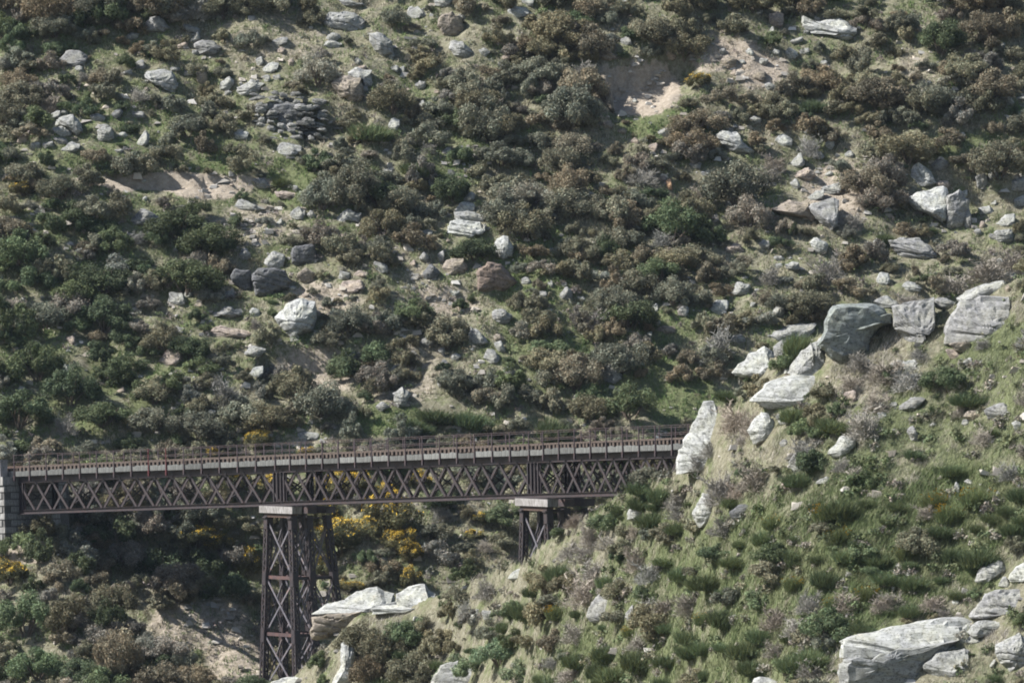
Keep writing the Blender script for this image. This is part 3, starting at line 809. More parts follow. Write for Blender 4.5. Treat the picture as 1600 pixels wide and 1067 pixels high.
 ('H', [955,382,1040,343,1152,328,1178,370,1174,522,1130,545,1060,472,970,422], 'L', WHITE, 'the tall white slab', 'tall white slab face at the right, over the spur boulders'),
 ('H', [1168,382,1240,343,1302,400,1262,562,1190,574,1170,502], 'F', GREY, None, None),
 ('H', [848,625,930,608,1020,613,1100,678,1134,742,1000,745,910,722,870,660], 'L', GREY, 'the grey tilted slab', 'grey tilted slab in scrub just above the spur'),
 ('H', [1083,202,1140,158,1187,200,1162,242,1100,237], 'D', GREY, None, None),
 ('H', [1438,542,1500,483,1552,478,1532,552,1490,557], 'L', PALE, None, None),
 ('H', [1433,572,1530,558,1542,642,1450,644], 'D', PALE, 'the right-edge blocks', 'square pale block at the right edge above the spur crest'),
 ('H', [1498,362,1530,288,1610,268,1610,362], 'D', GREY, None, None),
 ('H', [1338,232,1380,188,1402,220,1360,247], 'D', GREY, None, None),
 ('H', [1398,262,1440,228,1454,260,1410,292], 'D', GREY, None, None),
 ('H', [1538,402,1610,368,1610,444,1550,442], 'L', PALE, None, None),
 ('H', [778,852,800,798,852,813,854,862,810,884], 'L', WHITE, None, None),
 ('H', [913,882,950,848,1034,885,1010,918,930,917], 'L', WHITE, None, None),
 ('H', [408,642,440,608,512,640,502,692,450,712], 'D', WHITE, None, None),
 ('H', [128,662,150,618,192,640,182,672], 'L', PALE, None, None),
 ('H', [728,682,780,608,794,640,760,692], 'L', WHITE, None, None),
 ('H', [1413,422,1447,398,1442,437], 'L', PALE, None, None),
 ('H', [1258,352,1285,343,1288,387,1262,384], 'L', WHITE, None, None),
 ('H', [188,1042,230,978,272,1010,262,1054], 'D', PALE, None, None),
 ('H', [1330,270,1390,250,1400,330,1345,345], 'F', GREY, None, None),
 ('H', [1250,450,1300,440,1310,570,1265,560], 'L', GREY, None, None),
 # the spur
 ('I', [1418,695,1500,662,1545,702,1440,745], 'L', GREY, None, None),
 ('I', [275,530,350,440,420,413,467,450,472,540,430,572,340,552], 'L', WHITE, 'the white shoulder rock', 'white shouldered rock at the left end of the spur boulders'),
 ('I', [428,352,530,313,652,308,642,342,600,372,540,367,500,387,460,377], 'T', PALE, None, None),
 ('I', [458,412,500,380,542,390,532,442,500,482,465,452], 'D', GREY, None, None),
 ('I', [523,532,548,480,590,430,632,398,655,400,690,430,727,480,717,538,600,543], 'T', PALE, 'the pyramid rock', 'pyramid shaped pale rock against the big dark spur boulder'),
 ('I', [658,407,690,340,715,258,760,223,850,216,960,243,1004,265,1010,312,940,332,910,382,900,442,850,492,770,498,720,472,690,430], 'F', (.20,.215,.21), 'the big dark spur boulder', 'biggest boulder on the spur, dark front face with pale rim'),  # whole block coloured darker, so shade on its front is partly painted
 ('I', [1003,230,1060,213,1192,188,1200,272,1150,312,1090,347,1087,402,1050,432,1040,350,1010,312], 'L', GREY, 'the angular grey boulder', 'angular grey boulder right of the big dark spur boulder'),
 ('I', [918,205,970,178,1032,210,1002,247,930,237], 'L', PALE, None, None),
 ('I', [1195,195,1240,188,1292,215,1250,252,1200,237], 'D', GREY, None, None),
 ('I', [1238,382,1260,278,1310,208,1400,183,1532,183,1545,272,1450,312,1380,362,1330,392,1280,412,1245,407], 'L', GREY, 'the long grey spur boulder', 'long grey boulder near the right edge of the spur crest'),
 ('I', [1255,398,1350,390,1372,442,1300,440], 'F', TAN, None, None),
 ('I', [1290,192,1370,148,1500,113,1524,130,1440,167,1310,202], 'T', PALE, None, None),
 ('I', [1488,102,1530,68,1568,80,1550,107], 'L', PALE, None, None),
 ('I', [358,657,420,578,510,543,722,538,717,572,600,582,580,652,560,692,440,692], 'L', WHITE, 'the white whaleback', 'white whaleback rock on the spur below the pyramid rock'),
 ('I', [343,792,372,735,405,708,440,718,470,755,484,800,440,850,370,856], 'D', WHITE, 'the white blunt stone', 'white blunt stone under the white whaleback rock'),
 ('I', [468,722,560,688,552,742,490,772], 'L', PALE, None, None),
 ('I', [22,990,26,900,50,835,88,800,150,795,230,832,262,905,255,990], 'L', WHITE, 'the tall white rock', 'tall white rock hiding the right end of the viaduct'),
 ('I', [66,850,84,780,104,745,126,692,146,662,190,656,222,690,246,770,250,856,150,880], 'L', WHITE, None, None),
 ('I', [848,482,902,468,892,502,856,504], 'L', PALE, None, None),
 ('I', [1048,482,1112,468,1102,522,1060,524], 'L', WHITE, None, None),
 ('I', [1028,692,1090,638,1154,648,1080,712], 'D', GREY, None, None),
 ('I', [778,622,830,608,842,652,800,672], 'L', PINK, None, None),
 ('I', [708,892,770,813,832,833,822,872,740,922], 'D', WHITE, 'the jagged little rock', 'jagged little pale rock in the middle of the spur grass'),
 ('I', [528,942,560,888,642,868,600,922,560,994], 'L', PALE, None, None),
 ('I', [1028,582,1060,538,1122,538,1080,622,1040,620], 'L', GREY, None, None),
 ('I', [1238,422,1300,430,1312,472,1270,474], 'L', PINK, None, None),
 ('I', [1318,482,1360,458,1364,497,1330,500], 'L', PALE, None, None),
 ('I', [1065,790,1100,770,1125,840,1090,850], 'D', GREY, None, None),
 ('J', [93,300,110,250,138,205,165,200,184,240,207,320,200,365,120,365], 'D', WHITE, 'the white pillar rock', 'white pillar rock standing in scrub below the viaduct end'),
 ('J', [258,292,310,253,372,253,330,292,280,328], 'D', DARK, None, None),
 ('J', [763,950,763,880,850,848,1000,808,1220,778,1372,778,1334,832,1312,868,1060,902,1000,950,880,990], 'L', WHITE, 'the layered white outcrop', 'top layer of the white outcrop at the lower right corner'),
 ('J', [758,1100,762,985,800,960,900,975,1045,905,1312,868,1180,990,1150,1100], 'F', (.26,.26,.255), None, None),
 ('J', [760,1090,765,1000,850,970,960,965,1010,1000,960,1070,900,1095], 'L', WHITE, None, None),
 ('J', [1353,767,1420,658,1620,628,1620,712,1500,747,1400,777], 'L', GREY, 'the grey slanting block', 'grey slanting block at the right edge above the layered outcrop'),
 ('J', [1343,842,1380,788,1552,773,1534,822,1400,847], 'T', PALE, None, None),
 ('J', [1378,602,1400,543,1480,508,1522,540,1450,592,1400,622], 'D', PALE, None, None),
 ('J', [1528,602,1560,548,1640,495,1640,612,1590,627], 'L', WHITE, None, None),
 ('J', [1483,622,1510,578,1542,610,1510,642], 'L', PALE, None, None),
 ('J', [1138,992,1200,928,1332,912,1364,960,1260,992,1220,1058,1180,1053], 'L', PALE, 'the tilted corner block', 'tilted pale block wedged against the layered white outcrop'),
 ('J', [1468,892,1580,838,1640,880,1640,1012,1520,1022,1480,952], 'D', PALE, None, None),
 ('J', [345,1095,380,1038,490,1053,545,1067,545,1110], 'L', WHITE, 'the bottom-edge slab', 'white slab cut by the bottom edge of the view'),
 ('J', [1328,882,1360,848,1412,870,1370,892], 'L', PALE, None, None),
 ('J', [1268,702,1290,678,1312,710,1290,716], 'L', WHITE, None, None),
 ('J', [1438,992,1470,953,1474,1002], 'D', PALE, None, None),
 ('J', [1325,150,1345,138,1375,160,1350,175], 'L', PALE, None, None),
 ('J', [1275,200,1290,150,1310,170,1295,215], 'L', PALE, None, None),
 ('J', [645,160,700,130,740,135,690,165], 'L', PALE, None, None),
 ('K', [618,392,650,358,697,338,692,382,640,407], 'L', WHITE, None, None),
 ('K', [408,582,470,543,482,612,430,634], 'D', WHITE, None, None),
 ('K', [488,552,542,558,534,612,500,604], 'D', PALE, None, None),
 ('K', [1216,100,1226,50,1250,18,1278,20,1300,44,1328,56,1318,110,1240,112], 'D', WHITE, 'the small white crag', 'small white crag on the spur under the viaduct end'),
 ('K', [1018,202,1035,183,1057,220,1050,240], 'L', WHITE, None, None),
 ('K', [1008,582,1050,500,1130,438,1144,490,1060,624], 'L', GREY, None, None),
 ('K', [238,925,280,828,370,803,420,830,640,830,650,960,240,960], 'L', PALE, 'the rock behind the bright bush', 'pale rock behind the bright green bush at the bottom'),
 ('K', [1198,582,1250,518,1234,624], 'L', GREY, None, None),
 ('L', [473,692,540,638,650,612,720,568,830,546,927,575,932,642,820,644,700,684,620,704,520,704], 'L', WHITE, 'the jutting white outcrop', 'jutting white outcrop in front of the tall pier'),
 ('L', [930,580,1000,543,1090,528,1152,580,1164,642,1080,694,960,694,800,694,790,660,940,644], 'L', WHITE, None, None),
 ('L', [475,712,560,690,760,675,720,760,640,800,520,832,478,828], 'F', TAN, None, None),
 ('L', [480,828,490,798,580,752,662,770,640,794,520,834], 'L', WHITE, None, None),
 ('L', [560,1110,600,1040,632,970,628,880,645,845,675,842,706,880,712,960,715,1110], 'D', WHITE, 'the white spike', 'narrow white spike of rock right of the tall pier foot'),
 ('L', [698,832,752,818,742,862,706,858], 'L', PALE, None, None),
 ('L', [195,1095,300,1042,472,1018,495,1095], 'L', WHITE, 'the slab at the pier foot', 'smooth white slab at the foot of the tall pier'),
]
MASK = np.zeros((1067, 1600), bool)         # photo places taken by boulders
yy_, xx_ = np.mgrid[0:1067, 0:1600]
def fill_mask(pl):
    x0, y0 = np.maximum(np.floor(pl.min(0)).astype(int), 0); x1, y1 = np.ceil(pl.max(0)).astype(int) + 1
    x1 = min(x1, 1600); y1 = min(y1, 1067)
    if x1 <= x0 or y1 <= y0: return
    sx = xx_[y0:y1, x0:x1]; sy = yy_[y0:y1, x0:x1]
    ins = np.zeros(sx.shape, bool); j = len(pl) - 1
    for i in range(len(pl)):
        xi, yi = pl[i]; xj, yj = pl[j]
        c = ((yi > sy) != (yj > sy)) & (sx < (xj - xi) * (sy - yi) / (yj - yi + 1e-9) + xi)
        ins ^= c; j = i
    MASK[y0:y1, x0:x1] |= ins
STYLE = dict(D=((.10, .05), .62, .9), L=((.22, .17), .46, .95), F=((-.05, -.05), .84, .8), T=((.04, .22), .74, .9))
def n3(p, f, seed):
    x, y, z = p[:, 0] * f, p[:, 1] * f, p[:, 2] * f
    return (vnoise(x + seed, y + z * .71, 1) + vnoise(y - seed, z - x * .53, 2) + vnoise(z + seed * 1.7, x + y * .37, 3)) / 1.5 - 1
def rock_mesh(pl, style, at, seed, sub=None):
    """a solid block whose widest section has the outline pl (photo px, turned into metres at its own distance)"""
    (sx, sy), sc, dep = STYLE[style]
    Y = at[1]; k = Y / F
    c2 = (pl.min(0) + pl.max(0)) / 2
    P = np.stack([(pl[:, 0] - c2[0]) * k, -(pl[:, 1] - c2[1]) * k], 1)
    w, h = P.max(0) - P.min(0)
    if len(P) < 6:                       # blunt the corners
        cut = []
        for i in range(len(P)):
            a = P[i]; b = P[(i + 1) % len(P)]
            cut += [a + (b - a) * .15, a + (b - a) * .85]
        P = np.array(cut) * 1.04
    # split and roughen the outline
    rs = np.random.default_rng(seed)
    Q = []
    size = max(w, h)
    nseg = (1 if len(P) > 9 else 2) if size < 1.2 else (2 if len(P) > 9 else 3)
    for i in range(len(P)):
        a = P[i]; b = P[(i + 1) % len(P)]
        for t in np.arange(nseg) / nseg:
            q = a + (b - a) * t
            if t > 0: q = q + rs.normal(0, .022 * size, 2) * (1 if len(P) < 8 else .7)
            Q.append(q)
    Q = np.array(Q); n = len(Q)
    d = dep * math.sqrt(w * h) * 0.95
    shift = np.array([sx * w, -sy * h])
    if style == 'L': prof = [(-.50, sc * .55, 1.12), (-.40, sc, 1.0), (-.20, .76, .42), (-.04, .97, .05), (.12, 1.0, 0), (.65, .84, 0)]
    elif style == 'F': prof = [(-.50, sc * .5, .9), (-.46, sc * .93, 1.0), (-.30, .965, .3), (-.05, 1.0, 0), (.2, .99, 0), (.65, .82, 0)]
    elif style == 'T': prof = [(-.50, sc * .5, 1), (-.47, sc, 1.0), (-.28, .93, .55), (-.02, 1.0, 0), (.2, .98, 0), (.65, .8, 0)]
    else: prof = [(-.52, sc * .5, 1.1), (-.44, sc, 1.0), (-.22, .90, .4), (0, 1.0, 0), (.18, .98, 0), (.65, .8, 0)]
    rings = []
    for dy, s, sh in prof:
        r = Q * s + shift * sh
        rings.append(np.stack([r[:, 0], np.full(n, dy * d), r[:, 1]], 1))
    V = np.concatenate(rings + [np.array([[rings[0][:, 0].mean(), prof[0][0] * d - .01, rings[0][:, 2].mean()]]), np.array([[0, .7 * d, 0]])])
    nr = len(rings); faces = []
    for r in range(nr - 1):
        for i in range(n):
            j = (i + 1) % n
            faces.append((r * n + i, r * n + j, (r + 1) * n + j, (r + 1) * n + i))
    for i in range(n):
        j = (i + 1) % n
        faces.append((nr * n, j, i)); faces.append((nr * n + 1, (nr - 1) * n + i, (nr - 1) * n + j))
    me = bpy.data.meshes.new('rock')
    me.from_pydata([tuple(v) for v in V], [], faces)
    import bmesh
    bm = bmesh.new(); bm.from_mesh(me)
    px_size = size / k
    cuts = 2 if px_size > 60 else 1
    if px_size > 14:
        bmesh.ops.subdivide_edges(bm, edges=bm.edges[:], cuts=cuts, use_grid_fill=True)
    bmesh.ops.recalc_face_normals(bm, faces=bm.faces)
    co = np.array([v.co[:] for v in bm.verts]); no = np.array([v.normal[:] for v in bm.verts])
    a = min(size * .05, .10 + size * .012)
    disp = n3(co, 1.1 / max(size * .28, .2), seed * .37) * a + n3(co, 1.0 / max(size * .09, .09), seed * .11) * a * .45
    # bedding: shallow steps along tilted layers
    t = co[:, 2] + co[:, 0] * .22 + co[:, 1] * .3
    lay = t / max(size * .16, .16) + n3(co, .8 / max(size * .3, .2), seed) * .5
    fr = lay - np.floor(lay)
    disp += (np.where(fr < .2, -1, .2)) * a * (.5 if seed % 3 == 0 else .22)
    co = co + no * disp[:, None]
    for v, q in zip(bm.verts, co): v.co = q
    bmesh.ops.recalc_face_normals(bm, faces=bm.faces)
    bm.to_mesh(me); bm.free()
    me.materials.append(M['rock'])
    return me, d
# broken pieces lying about the named blocks
_cent = [(poly(z, p)[:, 0].mean(), poly(z, p)[:, 1].mean(), z) for z, p, *_ in ROCKS]
NAMED = len(ROCKS)
rr = random.Random(5)
extra = 0
while extra < 190:
    cx, cy, z = rr.choice([c for c in _cent if c[2] not in 'JKL'] if rr.random() < .9 else _cent)
    x = cx + rr.gauss(0, 42); y = cy + rr.gauss(0, 26)
    w = min(rr.lognormvariate(math.log(13), .45), 34); h = w * rr.uniform(.5, 1.0)
    if not (4 < x < 1596 and 4 < y < 1055) or any(abs(x - a) < 16 and abs(y - b) < 10 for a, b, _ in _cent): continue
    if z not in 'IJKL' and 690 < y and x < 1060: continue
    n = rr.randint(5, 7); a0 = rr.uniform(0, 6)
    pts = []
    for k in range(n):
        a = a0 + k * 2 * math.pi / n + rr.uniform(-.3, .3); q = rr.uniform(.75, 1.1)
        pts += [x + math.cos(a) * w * .5 * q, y + math.sin(a) * h * .5 * q]
    ROCKS.append(('P', pts, rr.choice('LLDDT'), rr.choice((GREY, PALE, PALE, WHITE, PINK, TAN)), None, None))
    _cent.append((x, y, z)); extra += 1
ZO['P'] = (0, 0, 1)
ROCKLIST = []      # (object, px, py, w, h, name or None, label or None, colour)
anchor = []
for z, pts, st, col, nm, lb in ROCKS:
    pl = poly(z, pts); anchor.append((pl[:, 0].mean(), pl[:, 1].max() - .08 * (pl[:, 1].max() - pl[:, 1].min())))
hits = cast([min(max(a[0], 2), 1598) for a in anchor], [min(a[1], 1090) for a in anchor])
for i, (z, pts, st, col, nm, lb) in enumerate(ROCKS):
    pl = poly(z, pts); fill_mask(pl)
    Y = hits[i][1] if z != 'L' else min(hits[i][1], 400.5)
    c2 = (pl.min(0) + pl.max(0)) / 2; sz = (pl.max(0) - pl.min(0)); hgt = sz[1] * Y / F; wid = sz[0] * Y / F
    d = STYLE[st][2] * math.sqrt(hgt * wid)
    yc = Y + .32 * d
    me, d = rock_mesh(pl, st, (0, yc, 0), 100 + i)
    cv = random.uniform(.88, 1.10)
    name = 'boulder' if max(sz) > 26 else 'rock'
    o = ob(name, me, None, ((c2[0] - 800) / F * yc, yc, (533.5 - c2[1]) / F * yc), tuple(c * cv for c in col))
    ROCKLIST.append((o, c2[0], c2[1], sz[0], sz[1], nm, lb, col))

# outcrop of thin stacked slabs
so = empty('slab_outcrop', tuple(cast([455], [212])[0]))
tag(so, 'outcrop of many thin dark slabs stacked like a dry wall', 'outcrop', 'rocks on the hillside')
LANDMARKS = [('the stacked slab outcrop', 455, 180)]
row = 0; y = 152.0
bpy.context.view_layer.update()
sinv = so.matrix_world.inverted()
base_y = cast([455], [216])[0][1]
core_pl = np.array([(422, 172), (440, 164), (480, 164), (492, 190), (482, 212), (448, 214), (425, 200)], float)
fill_mask(np.array([(408, 150), (500, 150), (503, 216), (445, 220), (408, 205)], float))
me, d = rock_mesh(core_pl, 'F', (0, base_y + 2.3, 0), 901)
yc = base_y + 2.6
ob('core_rock', me, so, sinv @ Vector(((455 - 800) / F * yc, yc, (533.5 - 188) / F * yc)), DARK)
made = []
for t in range(900):
    if len(made) >= 74: break
    cx = random.uniform(402, 506); cy = random.uniform(146, 218)
    if cy > 196 and cx < 422 or cy < 156 and cx > 470: continue
    w_ = random.uniform(9, 32) * (1.2 if random.random() < .2 else 1); h_ = random.uniform(4, 10.5)
    if any(abs(cx - a) < (w_ + c) * .36 and abs(cy - b) < (h_ + d) * .34 for a, b, c, d in made): continue
    made.append((cx, cy, w_, h_))
    ang = random.gauss(.05, .16); ca, sa = math.cos(ang), math.sin(ang)
    pl = []
    for k in range(6):
        u, v = ((-.5, .1), (-.3, -.5), (.25, -.45), (.5, -.05), (.36, .5), (-.36, .45))[k]
        u = u * w_ + random.uniform(-1.5, 1.5); v = v * h_ + random.uniform(-1, 1)
        pl.append((cx + u * ca - v * sa, cy + u * sa + v * ca))
    pl = np.array(pl)
    yc = base_y + .25 + (216 - cy) * .034 + random.uniform(-.45, .45)
    me, d = rock_mesh(pl, random.choice('TTDF'), (0, yc, 0), 950 + t)
    c2 = (pl.min(0) + pl.max(0)) / 2
    cv = random.uniform(.45, 1.15)
    ob('slab', me, so, sinv @ Vector(((c2[0] - 800) / F * yc, yc, (533.5 - c2[1]) / F * yc)), tuple(c * cv for c in GREY))

fill_mask(np.array([(150, 280), (270, 271), (390, 268), (402, 284), (330, 304), (220, 300)], float))
fill_mask(np.array([(950, 108), (1060, 88), (1075, 130), (1010, 183), (962, 180)], float))

# ------------------------------------------------------------------ plants: prototypes one metre wide
def leafy(seed, nlobe=14, nleaf=340, leaf=.034, flat=.8, upright=0.0):
    r = np.random.default_rng(seed)
    V = []; T = []
    tops = []
    for k in range(nlobe):
        a = r.uniform(0, 2 * math.pi); rad = .43 * math.sqrt(r.uniform(0, 1)) if k else 0
        cz = .18 + (flat * .62) * r.uniform(.15, 1) * (1 - (rad / .5) ** 2 * .75)
        c = np.array([rad * math.cos(a), rad * math.sin(a), cz])
        lr = r.uniform(.075, .19)
        br = r.uniform(.72, 1.28)
        d = r.normal(0, 1, (nleaf, 3)); d /= np.linalg.norm(d, axis=1)[:, None]
        rr = lr * (0.35 + .65 * r.uniform(0, 1, nleaf) ** .5) * (1 + .35 * (r.uniform(0, 1, nleaf) > .9))
        p = c + d * rr[:, None] * np.array([1, 1, .95])
        p[:, 2] = np.maximum(p[:, 2], 0.0)
        nrm = d * .8 + r.normal(0, .6, (nleaf, 3)); nrm /= np.linalg.norm(nrm, axis=1)[:, None]
        t1 = np.cross(nrm, r.normal(0, 1, (nleaf, 3)) + np.array([0, 0, upright * 4])); t1 /= np.linalg.norm(t1, axis=1)[:, None]
        t2 = np.cross(nrm, t1)
        s = leaf * r.uniform(.5, 1.25, nleaf)[:, None]
        V.append(np.stack([p - t1 * s * .36, p + t2 * s * 1.2, p + t1 * s * .36, p - t2 * s * 1.2], 1))
        T.append(br * r.uniform(.62, 1.38, nleaf))
        tops.append((c, lr))
    V = np.concatenate(V); T = np.concatenate(T)
    hue = r.uniform(-.12, .12, len(T))
    tint = np.stack([T * (1 + hue), T, T * (1 - hue * .5)], 1)
    return V, tint, tops
def branches(seed, n=7, h=.5, rad=.016):
    r = random.Random(seed); mb = MB()
    for k in range(n):
        a = r.uniform(0, 6.28); t = Vector((math.cos(a) * r.uniform(.1, .36), math.sin(a) * r.uniform(.1, .36), h * r.uniform(.7, 1.2)))
        m = t * .5 + Vector((r.uniform(-.05, .05), r.uniform(-.05, .05), .02))
        mb.tube((0, 0, -.06), m, rad, rad * .7, 5).tube(m, t, rad * .7, rad * .25, 5)
    return mb
def broom(seed, n=2600, lean=.12):
    r = np.random.default_rng(seed)
    a = r.uniform(0, 2 * math.pi, n); b = .30 * np.sqrt(r.uniform(0, 1, n))
    base = np.stack([b * np.cos(a), b * np.sin(a), r.uniform(-.02, .42, n) * (1 - (b / .34) ** 2 * .7)], 1)
    out = np.stack([np.cos(a) * b * 1.0 + lean * .6, np.sin(a) * b * 1.0, np.full(n, 1.0)], 1) + r.normal(0, .22, (n, 3))
    L = r.uniform(.16, .46, n)[:, None]
    tip = base + out / np.linalg.norm(out, axis=1)[:, None] * L
    sd = np.cross(out, r.normal(0, 1, (n, 3))); sd /= np.linalg.norm(sd, axis=1)[:, None]
    w = r.uniform(.006, .014, n)[:, None]
    V = np.stack([base - sd * w * .7, base + sd * w * .7, tip], 1)
    T = r.uniform(.55, 1.4, n); g = r.uniform(-.15, .2, n)
    return V, np.stack([T * (1 + g), T, T * (1 - g)], 1)
def deadwood(seed):
    r = random.Random(seed); mb = MB()
    for k in range(9):
        a = r.uniform(0, 6.28); sp = r.uniform(.12, .42)
        p = Vector((0, 0, -.05)); q = Vector((math.cos(a) * sp, math.sin(a) * sp, r.uniform(.35, .72)))
        m = q * .5 + Vector((r.uniform(-.06, .06), r.uniform(-.06, .06), .03))
        mb.tube(p, m, .017, .013, 4).tube(m, q, .013, .007, 4)
        for j in range(9):
            t = r.uniform(.25, 1); b0 = (p.lerp(m, t * 2) if t < .5 else m.lerp(q, t * 2 - 1))
            e = b0 + Vector((r.uniform(-.2, .2), r.uniform(-.2, .2), r.uniform(.02, .24)))
            mb.tube(b0, e, .010, .006, 3)
            for i in range(4):
                f = b0.lerp(e, r.uniform(.3, 1)); g = f + Vector((r.uniform(-.09, .09), r.uniform(-.09, .09), r.uniform(-.02, .12)))
                mb.tube(f, g, .007, .004, 3)
    return mb
PROTO = dict(leafy=[], big=[], broom=[], dead=[], flowers=[], stems=[], puff=[], fleck=[])
for k in range(14):
    V, T, tops = leafy(k, nlobe=12 + k % 6, flat=.55 + .1 * (k % 5), upright=.25)
    PROTO['leafy'].append(fast_mesh('shrub_leaves', V, 4, M['leaf'], T))
for k in range(6):
    V, T, tops = leafy(40 + k, nlobe=26, nleaf=430, leaf=.0245, flat=.82, upright=.25)
    PROTO['big'].append(fast_mesh('shrub_leaves', V, 4, M['leaf'], T))
    r = np.random.default_rng(70 + k)
    pick = r.permutation(len(V))
    outer = [i for i in pick if V[i].mean(0)[2] > .34 + .25 * r.uniform()][:1500]
    cl = fast_noise = vnoise(V[outer].mean(1)[:, 0] * 6 + k, V[outer].mean(1)[:, 2] * 6, 4)
    sel = V[outer][cl + np.random.default_rng(k).normal(0, .12, len(cl)) > .33]; c = sel.mean(1, keepdims=True)
    PROTO['flowers'].append(fast_mesh('flowers', c + (sel - c) * 1.0 + np.array([0, 0, .015]) + (c - np.array([0, 0, .3])) * .05, 4, M['flower']))
for k in range(4):
    V, T, tops = leafy(90 + k, nlobe=9, nleaf=110, leaf=.085, flat=.75)
    PROTO['puff'].append((V, T))
for k in range(7):
    V, T = broom(120 + k)
    if k < 3:
        tp = V[:, 2]; tp = tp[(tp[:, 2] > .38) & (vnoise(tp[:, 0] * 7 + k, tp[:, 1] * 7 + tp[:, 2] * 4, 3) > .62)][:90]
        sz = .022; PROTO['fleck'].append(fast_mesh('flowers', np.stack([tp + (-sz, 0, 0), tp + (0, -sz, sz), tp + (sz, 0, 0), tp + (0, sz, -sz)], 1), 4, M['flower']))
    PROTO['broom'].append(fast_mesh('broom_stems', V, 3, M['leaf'], T))
for k in range(6): 
    PROTO['dead'].append(deadwood(150 + k))
dead_m, dnt, db = new_mat('dead_twigs')
oi_ = N(dnt, 'ShaderNodeObjectInfo'); dnt.links.new(oi_.outputs['Color'], db.inputs['Base Color'])
def twiggy(seed, mb, n=1500):
    r = np.random.default_rng(seed)
    d = r.normal(0, 1, (n, 3)); d[:, 2] = np.abs(d[:, 2]); d /= np.linalg.norm(d, axis=1)[:, None]
    rad = .42 * r.uniform(.25, 1, n) ** .6
    lump = .7 + .5 * vnoise(d[:, 0] * 2.5 + seed, d[:, 1] * 2.5 + d[:, 2] * 3, 8)
    base = d * (rad * lump)[:, None] * np.array([1, 1, 1.25])
    out = d * .8 + r.normal(0, .55, (n, 3)) + np.array([0, 0, .45])
    tip = base + out / np.linalg.norm(out, axis=1)[:, None] * r.uniform(.05, .17, n)[:, None]
    sd = np.cross(out, r.normal(0, 1, (n, 3))); sd /= np.linalg.norm(sd, axis=1)[:, None]
    sd *= r.uniform(.004, .009, n)[:, None]
    k = len(mb.v)
    mb.v += [tuple(v) for v in np.stack([base - sd, base + sd, tip], 1).reshape(-1, 3)]
    mb.f += [(k + 3 * i, k + 3 * i + 1, k + 3 * i + 2) for i in range(n)]
    return mb
PROTO['dead'] = [twiggy(300 + i, d).me('dead_twigs', dead_m) for i, d in enumerate(PROTO['dead'])]
PROTO['stems'] = [branches(200 + k).me('stems', M['wood']) for k in range(5)]
KIND = dict(  # name, colour word, base colour
    olive=('thorn_bush', 'olive brown', (.178, .165, .102)), grey=('heath_shrub', 'grey green', (.168, .166, .116)), green=('leafy_shrub', 'green', (.110, .138, .066)),
    darkgreen=('leafy_shrub', 'dark green', (.078, .098, .048)), brown=('brown_shrub', 'rusty brown', (.195, .165, .110)), silver=('heath_shrub', 'silvery', (.225, .222, .178)),
    purple=('brown_shrub', 'mauve grey', (.208, .186, .150)), dead=('dead_shrub', 'bare grey', (.295, .272, .235)), pinkdead=('dead_shrub', 'bare pinkish', (.28, .245, .208)),
    broom=('broom_bush', 'green broom', (.105, .135, .062)), flecked=('broom_bush', 'yellow flecked broom', (.12, .145, .062)), gorse=('gorse_bush', 'yellow flowering gorse', (.125, .120, .060)), bright=('leafy_shrub', 'bright green', (.155, .195, .105)))
GROUPS = dict(thorn_bush='olive thorn bushes on the slopes', heath_shrub='grey shrubs on the slopes', leafy_shrub='green shrubs on the slopes', brown_shrub='brown shrubs on the slopes', dead_shrub='leafless shrubs on the slopes', broom_bush='broom bushes on the slopes', gorse_bush='gorse bushes in flower')
CAT = dict(thorn_bush='thorn bush', heath_shrub='shrub', leafy_shrub='green shrub', brown_shrub='brown shrub', dead_shrub='dead shrub', broom_bush='broom', gorse_bush='gorse')
PLANTS = []        # (object, px, py, w, kind)
